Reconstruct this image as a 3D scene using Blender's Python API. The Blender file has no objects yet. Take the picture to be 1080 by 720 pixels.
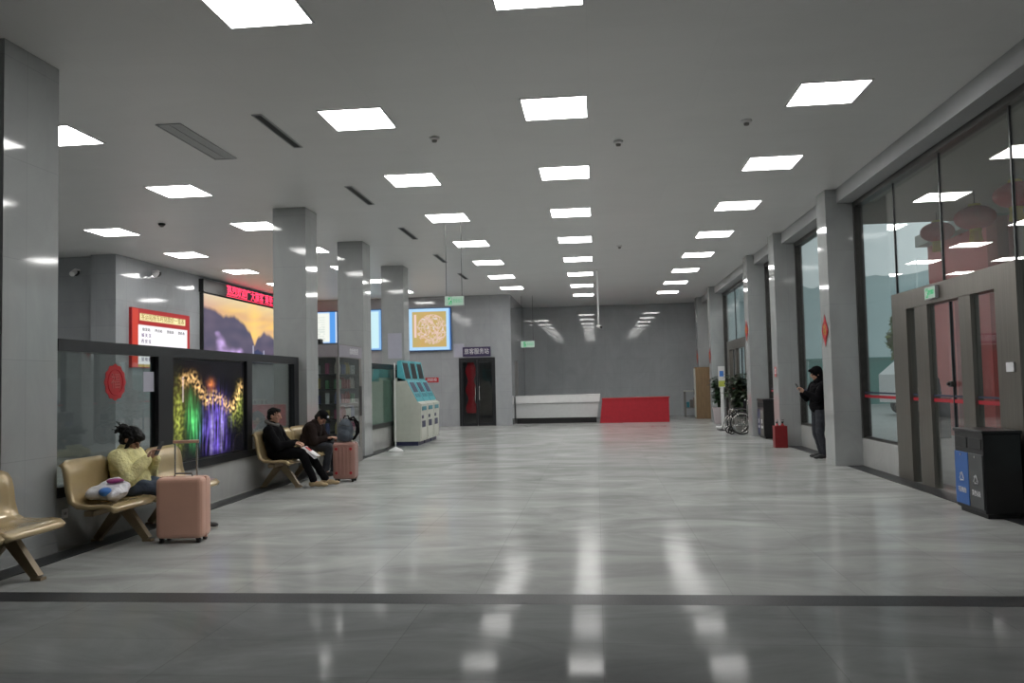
import bpy, bmesh, math, random
from mathutils import Vector, Matrix, noise
random.seed(7)
PI = math.pi
scene = bpy.context.scene
COL = scene.collection

# ------------------------------------------------------------------ camera, world, exposure
F_PX, YAW, PITCH, ROLL = 865.46, .1014, .0502, .0221
cam_d = bpy.data.cameras.new('camera')
cam_d.sensor_fit = 'HORIZONTAL'; cam_d.sensor_width = 36.0
cam_d.lens = 36.0 * F_PX / 1080.0
cam_d.clip_start = .05; cam_d.clip_end = 600
cam = bpy.data.objects.new('camera', cam_d); COL.objects.link(cam)
cam.matrix_world = (Matrix.Translation((0, 0, 1.5)) @ Matrix.Rotation(YAW, 4, 'Z')
                    @ Matrix.Rotation(PI/2 + PITCH, 4, 'X') @ Matrix.Rotation(-ROLL, 4, 'Z'))
scene.camera = cam
world = bpy.data.worlds.new('overcast_sky'); scene.world = world
world.use_nodes = True
wn = world.node_tree; wn.nodes.clear()
wo = wn.nodes.new('ShaderNodeOutputWorld'); wb = wn.nodes.new('ShaderNodeBackground')
tc = wn.nodes.new('ShaderNodeTexCoord'); nz = wn.nodes.new('ShaderNodeTexNoise'); nz.inputs['Scale'].default_value = 3
cr = wn.nodes.new('ShaderNodeValToRGB')
cr.color_ramp.elements[0].position = .3; cr.color_ramp.elements[0].color = (.50, .60, .62, 1)
cr.color_ramp.elements[1].position = .7; cr.color_ramp.elements[1].color = (.66, .74, .75, 1)
wn.links.new(tc.outputs['Generated'], nz.inputs['Vector']); wn.links.new(nz.outputs[0], cr.inputs[0])
wn.links.new(cr.outputs[0], wb.inputs['Color']); wb.inputs['Strength'].default_value = 1.1
wn.links.new(wb.outputs[0], wo.inputs['Surface'])
scene.view_settings.view_transform = 'Standard'; scene.view_settings.look = 'None'
scene.view_settings.gamma = 1.0; scene.view_settings.use_curve_mapping = False
scene.view_settings.exposure = 0.0
scene.cycles.use_denoising = True
scene.cycles.max_bounces = 8; scene.cycles.diffuse_bounces = 4; scene.cycles.glossy_bounces = 4
scene.cycles.transparent_max_bounces = 24
scene.cycles.sample_clamp_indirect = 4.0
scene.cycles.caustics_reflective = False; scene.cycles.caustics_refractive = False
LAMP = 19.0          # emission of the ceiling panels

# ------------------------------------------------------------------ materials
def _nt(name):
    m = bpy.data.materials.new(name); m.use_nodes = True
    nt = m.node_tree; nt.nodes.clear()
    o = nt.nodes.new('ShaderNodeOutputMaterial')
    return m, nt, o
def mat(name, col, rough=.5, metal=0., var=.08, scale=8., bump=0., bscale=40., spec=.5, coat=0., stretch=None):
    m, nt, o = _nt(name); N = nt.nodes; L = nt.links
    b = N.new('ShaderNodeBsdfPrincipled')
    t = N.new('ShaderNodeTexCoord'); n = N.new('ShaderNodeTexNoise'); n.inputs['Scale'].default_value = scale
    n.inputs['Detail'].default_value = 4
    src = t.outputs['Object']
    if stretch:
        mp = N.new('ShaderNodeMapping'); mp.inputs['Scale'].default_value = stretch
        L.new(src, mp.inputs[0]); src = mp.outputs[0]
    L.new(src, n.inputs['Vector'])
    r = N.new('ShaderNodeValToRGB')
    r.color_ramp.elements[0].position = .3; r.color_ramp.elements[1].position = .7
    r.color_ramp.elements[0].color = tuple(c*(1-var) for c in col) + (1,)
    r.color_ramp.elements[1].color = tuple(min(1, c*(1+var)) for c in col) + (1,)
    L.new(n.outputs[0], r.inputs[0]); L.new(r.outputs[0], b.inputs['Base Color'])
    b.inputs['Roughness'].default_value = rough; b.inputs['Metallic'].default_value = metal
    b.inputs['Specular IOR Level'].default_value = spec
    b.inputs['Coat Weight'].default_value = coat
    if bump:
        n2 = N.new('ShaderNodeTexNoise'); n2.inputs['Scale'].default_value = bscale; n2.inputs['Detail'].default_value = 3
        L.new(src, n2.inputs['Vector'])
        bp = N.new('ShaderNodeBump'); bp.inputs['Strength'].default_value = bump; bp.inputs['Distance'].default_value = .02
        L.new(n2.outputs[0], bp.inputs['Height']); L.new(bp.outputs[0], b.inputs['Normal'])
    L.new(b.outputs[0], o.inputs[0])
    return m
def emit(name, col, s, scale=0):
    m, nt, o = _nt(name); e = nt.nodes.new('ShaderNodeEmission')
    e.inputs[0].default_value = tuple(col) + (1,); e.inputs[1].default_value = s
    nt.links.new(e.outputs[0], o.inputs[0]); return m
def screen_mat(name, s, rough=.15):
    m, nt, o = _nt(name); N = nt.nodes; L = nt.links
    a = N.new('ShaderNodeVertexColor'); a.layer_name = 'picture'
    b = N.new('ShaderNodeBsdfPrincipled'); b.inputs['Base Color'].default_value = (.01, .01, .01, 1)
    b.inputs['Roughness'].default_value = rough; b.inputs['Specular IOR Level'].default_value = .15
    L.new(a.outputs[0], b.inputs['Emission Color']); b.inputs['Emission Strength'].default_value = s
    L.new(b.outputs[0], o.inputs[0]); return m
def print_mat(name, rough=.4):
    m, nt, o = _nt(name); N = nt.nodes; L = nt.links
    a = N.new('ShaderNodeVertexColor'); a.layer_name = 'picture'
    b = N.new('ShaderNodeBsdfPrincipled'); b.inputs['Roughness'].default_value = rough
    L.new(a.outputs[0], b.inputs['Base Color']); L.new(b.outputs[0], o.inputs[0]); return m
def glass_mat(name, tint=(.93, .96, .95), refl=1.0, f0=.05):
    m, nt, o = _nt(name); N = nt.nodes; L = nt.links
    tr = N.new('ShaderNodeBsdfTransparent'); tr.inputs[0].default_value = tuple(tint) + (1,)
    g = N.new('ShaderNodeBsdfGlossy'); g.inputs['Roughness'].default_value = .01; g.inputs[0].default_value = (1, 1, 1, 1)
    lw = N.new('ShaderNodeLayerWeight'); lw.inputs[0].default_value = .5
    p = N.new('ShaderNodeMath'); p.operation = 'POWER'; p.inputs[1].default_value = 4.0
    q = N.new('ShaderNodeMath'); q.operation = 'MULTIPLY_ADD'; q.inputs[1].default_value = .9*refl; q.inputs[2].default_value = f0
    q.use_clamp = True
    mx = N.new('ShaderNodeMixShader')
    L.new(lw.outputs['Facing'], p.inputs[0]); L.new(p.outputs[0], q.inputs[0]); L.new(q.outputs[0], mx.inputs[0])
    L.new(tr.outputs[0], mx.inputs[1]); L.new(g.outputs[0], mx.inputs[2]); L.new(mx.outputs[0], o.inputs[0])
    return m
def tile_mat(name, col, tw, th, rough, joint=.75, var=.06, floor=False, bump=.0, spec=.5, rvar=0., coat=0., bd=.01, nv=.07):
    """large polished stone tiles laid out in world coordinates"""
    m, nt, o = _nt(name); N = nt.nodes; L = nt.links
    b = N.new('ShaderNodeBsdfPrincipled')
    g = N.new('ShaderNodeNewGeometry'); sp = N.new('ShaderNodeSeparateXYZ'); L.new(g.outputs['Position'], sp.inputs[0])
    cb = N.new('ShaderNodeCombineXYZ')
    if floor:
        L.new(sp.outputs[0], cb.inputs[0]); L.new(sp.outputs[1], cb.inputs[1])
    else:
        ad = N.new('ShaderNodeMath'); L.new(sp.outputs[0], ad.inputs[0]); L.new(sp.outputs[1], ad.inputs[1])
        L.new(ad.outputs[0], cb.inputs[0]); L.new(sp.outputs[2], cb.inputs[1])
    br = N.new('ShaderNodeTexBrick'); br.offset = 0; br.squash = 1
    br.inputs['Scale'].default_value = 1; br.inputs['Brick Width'].default_value = tw; br.inputs['Row Height'].default_value = th
    br.inputs['Mortar Size'].default_value = .0035; br.inputs['Mortar Smooth'].default_value = .3
    br.inputs['Bias'].default_value = 0
    br.inputs['Color1'].default_value = tuple(c*(1-var) for c in col) + (1,)
    br.inputs['Color2'].default_value = tuple(c*(1+var) for c in col) + (1,)
    br.inputs['Mortar'].default_value = tuple(c*joint for c in col) + (1,)
    L.new(cb.outputs[0], br.inputs['Vector'])
    n = N.new('ShaderNodeTexNoise'); n.inputs['Scale'].default_value = .9 if floor else 1.6; n.inputs['Detail'].default_value = 7
    n.inputs['Roughness'].default_value = .62; n.inputs['Distortion'].default_value = 1.2
    mp = N.new('ShaderNodeMapping'); mp.inputs['Scale'].default_value = (.7, 1.5, 1) if floor else (1, 1, .6)
    L.new(g.outputs['Position'], mp.inputs[0]); L.new(mp.outputs[0], n.inputs['Vector'])
    r = N.new('ShaderNodeMapRange'); r.inputs[1].default_value = .3; r.inputs[2].default_value = .7
    r.inputs[3].default_value = 1-nv; r.inputs[4].default_value = 1+nv
    L.new(n.outputs[0], r.inputs[0])
    mu = N.new('ShaderNodeVectorMath'); mu.operation = 'SCALE'
    L.new(br.outputs['Color'], mu.inputs[0]); L.new(r.outputs[0], mu.inputs['Scale'])
    L.new(mu.outputs[0], b.inputs['Base Color'])
    if rvar:
        r2 = N.new('ShaderNodeMapRange'); r2.inputs[1].default_value = .35; r2.inputs[2].default_value = .65
        r2.inputs[3].default_value = rough - rvar; r2.inputs[4].default_value = rough + rvar
        L.new(n.outputs[0], r2.inputs[0]); L.new(r2.outputs[0], b.inputs['Roughness'])
    else:
        b.inputs['Roughness'].default_value = rough
    b.inputs['Specular IOR Level'].default_value = spec; b.inputs['Coat Weight'].default_value = coat
    b.inputs['Coat Roughness'].default_value = .03
    if bump:
        n2 = N.new('ShaderNodeTexNoise'); n2.inputs['Scale'].default_value = 2.2; n2.inputs['Detail'].default_value = 1
        L.new(g.outputs['Position'], n2.inputs['Vector'])
        bp = N.new('ShaderNodeBump'); bp.inputs['Strength'].default_value = bump; bp.inputs['Distance'].default_value = bd
        L.new(n2.outputs[0], bp.inputs['Height']); L.new(bp.outputs[0], b.inputs['Normal'])
    L.new(b.outputs[0], o.inputs[0])
    return m

M = {}
M['floor'] = tile_mat('polished_floor', (.385, .395, .385), .9, .9, .13, joint=.84, var=.04, floor=True, bump=.26, rvar=.03, spec=.018, nv=.24)
M['floor_near'] = tile_mat('matt_floor', (.215, .225, .225), 1.2, .6, .09, joint=.80, var=.05, floor=True, bump=.14, rvar=.02, spec=.011, nv=.24)
M['granite'] = mat('dark_granite', (.035, .037, .04), .35, var=.35, scale=60, spec=.1)
M['tile'] = tile_mat('grey_wall_tile', (.34, .355, .37), .9, .6, .07, joint=.80, var=.03, bump=.10, spec=.6, bd=.004)
M['pillar'] = tile_mat('pillar_stone', (.37, .385, .385), .9, .9, .06, joint=.85, var=.02, bump=.10, spec=.6, bd=.004)
M['lowwall'] = tile_mat('low_wall_stone', (.42, .425, .415), .9, .6, .12, joint=.85, var=.02, bump=.05)
M['backwall'] = tile_mat('back_wall_tile', (.43, .455, .47), .6, .6, .035, joint=.85, var=.02, bump=.03, spec=.6, bd=.002)
M['ceiling'] = tile_mat('ceiling_board', (.74, .74, .735), 1.2, 1.2, .42, joint=.96, var=.01, floor=True, nv=.02)
M['bulkhead'] = mat('bulkhead_paint', (.40, .41, .42), .6, var=.03, scale=2)
M['plain_wall'] = mat('rear_wall_paint', (.10, .105, .105), .6, var=.04, scale=2)
M['black_frame'] = mat('black_aluminium', (.012, .013, .016), .35, var=.2)
M['dark_frame'] = mat('dark_bronze_frame', (.06, .058, .055), .35, metal=.5, var=.15)
M['steel'] = mat('brushed_steel', (.185, .17, .15), .34, metal=.7, var=.12, scale=3, stretch=(30, 30, .5))
M['steel_l'] = mat('bright_steel', (.62, .61, .59), .25, metal=.85, var=.1)
M['gold'] = mat('gold_enamel', (.50, .38, .205), .24, metal=.25, var=.08, scale=5, coat=.4)
M['gold_d'] = mat('bronze_enamel', (.28, .215, .13), .35, metal=.2, var=.1)
M['black_rubber'] = mat('black_rubber', (.012, .012, .012), .7)
M['black_pl'] = mat('black_plastic', (.010, .010, .011), .35, var=.2)
M['white_pl'] = mat('white_plastic', (.72, .72, .72), .4, var=.03)
M['cream_pl'] = mat('cream_sheet_metal', (.55, .56, .50), .4, var=.04)
M['cyan_pl'] = mat('cyan_plastic', (.10, .42, .48), .35, var=.06)
M['cyan_d'] = mat('deep_cyan_plastic', (.04, .24, .30), .35, var=.06)
M['navy'] = mat('navy_plastic', (.03, .035, .09), .4)
M['blue_door'] = mat('blue_panel', (.035, .13, .42), .4, var=.05)
M['grey_door'] = mat('grey_panel', (.075, .08, .082), .4, var=.05)
M['pink_case'] = mat('rose_hard_shell', (.72, .42, .32), .36, var=.04, scale=4, coat=.15)
M['rose_case'] = mat('rose_gold_shell', (.34, .185, .155), .3, var=.08, scale=4, coat=.3)
M['red'] = mat('red_paint', (.42, .015, .02), .35, var=.08)
M['red_d'] = mat('red_cloth', (.40, .010, .022), .6, var=.08, bump=.1)
M['red_wall'] = mat('pink_red_render', (.58, .17, .16), .8, var=.05, scale=1.2)
M['red_wall_shaded'] = mat('shaded_red_render', (.30, .07, .06), .8, var=.08, scale=1.5)  # darker copy of the red render, shade on its faces put into the colour
M['lantern'] = mat('red_lantern_silk', (.50, .015, .03), .6, var=.15, scale=6)
M['yellow'] = mat('yellow_tassel', (.75, .58, .08), .7, var=.1)
M['white_counter'] = mat('white_counter_laminate', (.55, .56, .56), .35, var=.03)
M['paper'] = mat('white_paper', (.68, .68, .70), .7, var=.02)
M['paper_and_reflection'] = mat('lilac_notice_and_reflection', (.42, .42, .50), .5, var=.03)
M['leaf'] = mat('dark_leaf', (.020, .055, .022), .45, var=.4, scale=12)
M['leaf2'] = mat('deep_green_leaf', (.025, .045, .018), .5, var=.4, scale=12)
M['soil'] = mat('soil', (.03, .02, .012), .9, var=.3, scale=30)
M['pot'] = mat('pinkish_white_pot', (.45, .40, .41), .4, var=.05)
M['wood'] = mat('brown_board', (.22, .145, .075), .55, var=.15, scale=3, stretch=(8, 8, 1))
M['skin'] = mat('skin', (.46, .26, .18), .5, var=.05, scale=10)
M['hair'] = mat('black_hair', (.003, .003, .003), .6, var=.3, scale=30, bump=.4, bscale=60, spec=.25)
M['eye'] = mat('dark_eye', (.01, .008, .008), .2)
M['lips'] = mat('lips', (.33, .10, .09), .5)
M['yellow_coat'] = mat('pale_yellow_fleece', (.86, .80, .40), .9, var=.1, scale=14, bump=.8, bscale=35)
M['jeans'] = mat('dark_blue_denim', (.055, .075, .115), .8, var=.2, scale=20, bump=.2, bscale=60)
M['black_cloth'] = mat('black_cloth', (.005, .005, .006), .95, var=.3, scale=10, bump=.3, bscale=20, spec=.12)
M['brown_cloth'] = mat('brown_black_cloth', (.022, .015, .014), .95, var=.25, scale=10, bump=.3, bscale=20, spec=.12)
M['grey_cloth'] = mat('grey_knit', (.16, .15, .14), .9, var=.15, scale=40)
M['slate_cloth'] = mat('slate_trousers', (.030, .033, .042), .9, var=.15, scale=12)
M['beige_shoe'] = mat('beige_suede', (.36, .27, .15), .8, var=.1)
M['shoe'] = mat('black_sneaker', (.02, .02, .022), .5)
M['sole'] = mat('white_rubber_sole', (.55, .55, .52), .6)
M['bag_grey'] = mat('slate_blue_nylon', (.06, .075, .095), .7, var=.15, bump=.2)
M['asphalt'] = mat('wet_paving', (.36, .37, .36), .45, var=.1, scale=1)
M['hill'] = mat('hazy_blue_hill', (.36, .46, .47), .95, var=.12, scale=.03)  # distance haze is put into this pale base colour
M['tree'] = mat('olive_tree_leaves', (.15, .19, .05), .8, var=.35, scale=1.2)
M['bark'] = mat('tree_bark', (.08, .06, .04), .9, var=.3)
M['teal'] = mat('teal_hoarding', (.10, .30, .27), .6, var=.06, scale=.5)
M['canopy'] = mat('canopy_soffit', (.30, .29, .25), .7, var=.05, scale=1)
M['grey_ext'] = mat('grey_render', (.30, .29, .27), .8, var=.05, scale=1)
M['glass'] = glass_mat('window_glass', (.96, .98, .975), 1.0, .05)
M['glass_int'] = glass_mat('partition_glass', (.80, .84, .83), 1.0, .06)
M['glass_green'] = glass_mat('greenish_glass', (.60, .76, .70), 1.0, .10)
M['glass_door'] = glass_mat('dark_door_glass', (.78, .78, .78), .6, .03)
M['lamp'] = emit('lit_panel', (1.0, .985, .96), LAMP)
M['white_ink'] = mat('white_lettering', (.70, .70, .72), .5, var=.01)
M['gold_ink'] = mat('gold_lettering', (.50, .28, .05), .5, var=.02)
M['red_ink'] = mat('red_lettering', (.5, .02, .02), .5, var=.02)
M['dark_ink'] = mat('dark_lettering', (.03, .03, .05), .5, var=.02)
M['purple_sign'] = mat('deep_purple_board', (.040, .028, .085), .4, var=.05)
M['led_red'] = emit('red_led', (1.0, .045, .11), 3.2)
M['green_lit'] = emit('green_exit_light', (.06, .50, .20), .8)
M['green_lit2'] = emit('green_white_light', (.45, .62, .50), .7)
M['red_band'] = mat('red_safety_tape', (.40, .01, .025), .5, var=.03)
M['blue_band'] = mat('dark_blue_tape', (.03, .035, .07), .5, var=.03)
M['lilac_plastic'] = mat('white_blue_plastic_bag', (.74, .74, .80), .35, var=.1, scale=12, bump=.5, bscale=25)
M['blue_blob'] = mat('blue_print', (.06, .22, .65), .4)
M['magenta_blob'] = mat('magenta_print', (.30, .03, .18), .4)
M['vend_head'] = mat('grey_lilac_panel', (.26, .25, .29), .4, var=.04)
M['vend_body'] = mat('grey_machine_body', (.19, .185, .175), .4, var=.05)
M['dark_in'] = mat('machine_interior', (.022, .023, .024), .6)

# ------------------------------------------------------------------ mesh helpers
class MB:
    def __init__(s): s.v = []; s.f = []; s.mi = []; s.sm = []
    def add(s, vs, fs, mi=0, smooth=False, mtx=None):
        o = len(s.v)
        s.v += [tuple(mtx @ Vector(p)) if mtx is not None else tuple(p) for p in vs]
        for f in fs: s.f.append(tuple(i+o for i in f)); s.mi.append(mi); s.sm.append(smooth)
        return s
    def box(s, x0, x1, y0, y1, z0, z1, mi=0, mtx=None, bev=0.):
        x0, x1 = min(x0, x1), max(x0, x1); y0, y1 = min(y0, y1), max(y0, y1); z0, z1 = min(z0, z1), max(z0, z1)
        if bev > 0:
            bm = bmesh.new(); bmesh.ops.create_cube(bm, size=1)
            for v in bm.verts: v.co = Vector((x0+(v.co.x+.5)*(x1-x0), y0+(v.co.y+.5)*(y1-y0), z0+(v.co.z+.5)*(z1-z0)))
            b = min(bev, .49*min(x1-x0, y1-y0, z1-z0))
            bmesh.ops.bevel(bm, geom=bm.edges[:], offset=b, segments=3, profile=.5, affect='EDGES')
            bm.verts.index_update()
            s.add([v.co.copy() for v in bm.verts], [[v.index for v in f.verts] for f in bm.faces], mi, False, mtx); bm.free()
            return s
        vs = [(x, y, z) for z in (z0, z1) for y in (y0, y1) for x in (x0, x1)]
        return s.add(vs, [(0, 2, 3, 1), (4, 5, 7, 6), (0, 1, 5, 4), (2, 6, 7, 3), (0, 4, 6, 2), (1, 3, 7, 5)], mi, False, mtx)
    def cyl(s, a, b, ra, rb=None, n=14, mi=0, caps=True, smooth=True):
        rb = ra if rb is None else rb
        a = Vector(a); b = Vector(b); d = (b-a).normalized()
        u = d.orthogonal().normalized(); w = d.cross(u)
        vs = []
        for c, r in ((a, ra), (b, rb)):
            for i in range(n):
                t = 2*PI*i/n; vs.append(c + r*(math.cos(t)*u + math.sin(t)*w))
        fs = [(i, (i+1) % n, n+(i+1) % n, n+i) for i in range(n)]
        s.add(vs, fs, mi, smooth)
        if caps: s.add(vs, [tuple(range(n-1, -1, -1)), tuple(range(n, 2*n))], mi, False)
        return s
    def tube(s, pts, r, n=8, mi=0, closed=False):
        pts = [Vector(p) for p in pts]; m = len(pts); rings = []
        up = None
        for i, p in enumerate(pts):
            if closed: d = (pts[(i+1) % m]-pts[i-1])
            else: d = (pts[min(i+1, m-1)]-pts[max(i-1, 0)])
            d.normalize()
            if up is None: up = d.orthogonal().normalized()
            up = (up - d*up.dot(d)).normalized(); w = d.cross(up)
            rr = r[i] if isinstance(r, (list, tuple)) else r
            rings.append([p+rr*(math.cos(2*PI*k/n)*up+math.sin(2*PI*k/n)*w) for k in range(n)])
        vs = [v for q in rings for v in q]; fs = []
        for i in range(m if closed else m-1):
            j = (i+1) % m
            for k in range(n): fs.append((i*n+k, i*n+(k+1) % n, j*n+(k+1) % n, j*n+k))
        if not closed: fs += [tuple(range(n-1, -1, -1)), tuple(range((m-1)*n, m*n))]
        return s.add(vs, fs, mi, True)
    def lathe(s, prof, c=(0, 0, 0), n=24, mi=0, sx=1., sy=1.):
        vs = []; m = len(prof)
        for r, z in prof:
            for k in range(n): vs.append((c[0]+sx*r*math.cos(2*PI*k/n), c[1]+sy*r*math.sin(2*PI*k/n), c[2]+z))
        fs = [(i*n+k, i*n+(k+1) % n, (i+1)*n+(k+1) % n, (i+1)*n+k) for i in range(m-1) for k in range(n)]
        fs += [tuple(range(n-1, -1, -1)), tuple(range((m-1)*n, m*n))]
        return s.add(vs, fs, mi, True)
    def prism(s, poly, axis, a, b, mi=0, mtx=None, smooth=False):
        """extrude the 2-D outline along an axis between a and b"""
        def P(p, t):
            return {'x': (t, p[0], p[1]), 'y': (p[0], t, p[1]), 'z': (p[0], p[1], t)}[axis]
        n = len(poly); vs = [P(p, a) for p in poly]+[P(p, b) for p in poly]
        fs = [(i, (i+1) % n, n+(i+1) % n, n+i) for i in range(n)]+[tuple(range(n-1, -1, -1)), tuple(range(n, 2*n))]
        return s.add(vs, fs, mi, smooth, mtx)
    def build(s, name, mats, parent=None, loc=None, fix=True):
        me = bpy.data.meshes.new(name); me.from_pydata(s.v, [], s.f)
        mats = mats if isinstance(mats, (list, tuple)) else [mats]
        for q in mats: me.materials.append(q)
        me.polygons.foreach_set('material_index', s.mi); me.polygons.foreach_set('use_smooth', s.sm)
        if fix:
            bm = bmesh.new(); bm.from_mesh(me); bmesh.ops.recalc_face_normals(bm, faces=bm.faces[:]); bm.to_mesh(me); bm.free()
        me.update()
        o = bpy.data.objects.new(name, me); COL.objects.link(o)
        if parent: o.parent = parent
        if loc: o.location = loc
        return o
def thing(name, label, cat, loc=(0, 0, 0), rz=0, group=None):
    o = bpy.data.objects.new(name, None); COL.objects.link(o); o.empty_display_size = .1
    o.location = loc; o.rotation_euler = (0, 0, rz); o['label'] = label; o['category'] = cat
    if group: o['group'] = group
    return o
def tag(o, label, cat, group=None):
    o['label'] = label; o['category'] = cat
    if group: o['group'] = group
    return o
def struct(o):
    o['kind'] = 'structure'; return o
def lab(o, l): o['label'] = l; return o
def copy_tree(o, parent=None):
    c = o.copy(); COL.objects.link(c); c.parent = parent
    for ch in [x for x in bpy.data.objects if x.parent == o]: copy_tree(ch, c)
    return c
def text(name, body, size, loc, facing, m, parent=None, align='CENTER', width=None, depth=.002, space=1.0):
    """lettering as mesh; facing: unit normal the letters face (horizontal)"""
    cu = bpy.data.curves.new(name, 'FONT'); cu.body = body; cu.size = size; cu.align_x = align; cu.align_y = 'CENTER'
    cu.extrude = depth; cu.space_character = space; cu.resolution_u = 3
    t = bpy.data.objects.new(name, cu); COL.objects.link(t)
    bpy.context.view_layer.update()
    dg = bpy.context.evaluated_depsgraph_get()
    me = bpy.data.meshes.new_from_object(t.evaluated_get(dg)); bpy.data.objects.remove(t); bpy.data.curves.remove(cu)
    if width and len(me.vertices):
        xs = [v.co.x for v in me.vertices]; w = max(xs)-min(xs)
        if w > 0:
            for v in me.vertices: v.co.x *= width/w
    me.materials.clear(); me.materials.append(m); me.name = name
    o = bpy.data.objects.new(name, me); COL.objects.link(o)
    n = Vector(facing); right = Vector((0, 0, 1)).cross(n)
    mt = Matrix((right, Vector((0, 0, 1)), n)).transposed().to_4x4(); mt.translation = Vector(loc)
    o.matrix_world = mt
    if parent: o.parent = parent
    return o
def picture(name, o0, du, dv, nx, ny, fn, m, parent=None, thick=None):
    """flat display whose picture is drawn by fn(u, v) -> rgb into the mesh's own colours"""
    o0 = Vector(o0); du = Vector(du); dv = Vector(dv)
    vs = [o0+du*(i/nx)+dv*(j/ny) for j in range(ny+1) for i in range(nx+1)]
    fs = [(j*(nx+1)+i, j*(nx+1)+i+1, (j+1)*(nx+1)+i+1, (j+1)*(nx+1)+i) for j in range(ny) for i in range(nx)]
    me = bpy.data.meshes.new(name); me.from_pydata([tuple(v) for v in vs], [], fs)
    ca = me.color_attributes.new('picture', 'FLOAT_COLOR', 'POINT')
    buf = []
    for j in range(ny+1):
        for i in range(nx+1): buf += list(fn(i/nx, j/ny))+[1.0]
    ca.data.foreach_set('color', buf)
    me.materials.append(m); me.update()
    o = bpy.data.objects.new(name, me); COL.objects.link(o)
    if parent: o.parent = parent
    return o
ORD = ['first', 'second', 'third', 'fourth', 'fifth', 'sixth', 'seventh', 'eighth', 'ninth']

# ------------------------------------------------------------------ the shell
XL, XG, CE = -14.0, 4.42, 4.64       # far left wall, glass front, ceiling height
YN, YS, YB, YM = -5.0, 5.75, 34.4, 28.9
struct(MB().box(XL, XG+.25, YS+.13, YB+.2, -.1, 0).build('floor', M['floor']))
struct(MB().box(XL, XG+.25, YN, YS-.13, -.1, 0).build('floor', M['floor_near']))
struct(MB().box(XL, XG+.25, YS-.13, YS+.13, -.1, .001).build('trim_1', M['granite']))          # dark threshold strip
ceil_b = MB().box(XL, XG+.3, YN, YB+.2, CE+.002, CE+.15)
struct(ceil_b.build('ceiling', M['ceiling']))
struct(MB().box(XL-.2, XL, YN, YM+.2, 0, CE).build('wall_left', M['tile']))
struct(MB().box(XL, XG+.2, YN-.2, YN, 0, CE).build('wall_rear', M['plain_wall']))
# the wall that faces the camera in the left bay, its corner pier and the long wall with the screen
w = MB().box(XL, -11.46, 17.85, 18.05, 0, CE)
w.box(-11.46, -10.85, 17.62, 18.2, 0, CE)
struct(w.build('wall_left_inner', M['tile']))
struct(MB().box(-11.05, -10.85, 18.2, YM, 0, CE).build('wall_screen', M['tile']))
# wall with the map and the dark door, with the opening for the door
w = MB()
w.box(XL, -4.86, YM, YM+.2, 0, CE); w.box(-4.86, -3.56, YM, YM+.2, 2.42, CE); w.box(-3.56, -2.98, YM, YM+.2, 0, CE)
w.box(-3.18, -2.98, YM+.2, YB, 0, CE)
struct(w.build('wall_far', M['tile']))
struct(MB().box(-3.2, XG+.2, YB, YB+.2, 0, CE).build('wall_back', M['backwall']))
struct(MB().box(-5.2, -3.2, YM+1.2, YM+1.3, 0, CE).build('wall_door_room', M['plain_wall']))
# glass front: solid parts
SILL = .46
PR = [(14.2, 14.76), (18.3, 18.85), (21.5, 22.05), (28.55, 29.1), (32.1, 32.65)]
w = MB()
w.box(XG-.02, XG+.2, YN, 7.3, 0, CE)
w.box(XG-.32, XG+.2, 7.3, YB, 4.40, CE)          # bulkhead over the glazing
w.box(XG-.02, XG+.2, 29.1, YB, 0, CE)
struct(w.build('wall_right', M['bulkhead']))
for i, (a, b) in enumerate([(12.55, 14.2), (14.76, 18.3), (18.85, 21.5)]):
    struct(MB().box(XG-.06, XG+.16, a, b, 0, SILL).build('trim_%d' % (i+2), M['lowwall']))
struct(MB().box(XG-.06, XG+.16, 7.3, 8.92, 0, SILL).build('trim_5', M['lowwall']))
# dark granite border along both walls
struct(MB().box(-5.06, -4.82, YS+.13, 21.8, 0, .006).build('trim_6', M['granite']))
struct(MB().box(XG-.32, XG-.06, YS+.13, 28.5, 0, .006).build('trim_7', M['granite']))

# pillars
def pillar(x0, x1, y0, y1, label, side):
    t = thing('pillar', label, 'pillar', ((x0+x1)/2, (y0+y1)/2, 0), 0, 'stone-clad pillars of the hall')
    cx, cy = (x0+x1)/2, (y0+y1)/2
    MB().box(x0-cx, x1-cx, y0-cy, y1-cy, 0, CE-.001).build('shaft', M['pillar'], t)
    MB().box(x0-cx-.008, x1-cx+.008, y0-cy-.008, y1-cy+.008, 0, .09).build('plinth', M['pillar'], t)
    return t
LP = [(6.62, 7.36, -5.70, -5.12), (13.74, 14.32, -5.56, -4.97), (17.25, 17.85, -5.53, -4.97), (21.0, 21.6, -5.56, -4.97)]
for (a, b, x0, x1), l in zip(LP, ['square grey stone pillar at the left edge, nearest the camera',
                                  'square grey pillar just beyond the seated man in black',
                                  'square grey pillar rising behind the vending machine',
                                  'square grey pillar behind the blue ticket machines']):
    pillar(x0, x1, a, b, l, 'l')
for (a, b), l in zip(PR, ['grey stone pillar beside the person in the black hooded jacket',
                          'grey stone pillar behind the red fire extinguisher box',
                          'grey stone pillar beside the black recycling bin at the far entrance',
                          'grey stone pillar behind the potted plant in the pinkish pot',
                          'farthest grey stone pillar on the right, behind the brown cabinet']):
    pillar(3.92, XG-.06, a, b, l, 'r')

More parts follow.
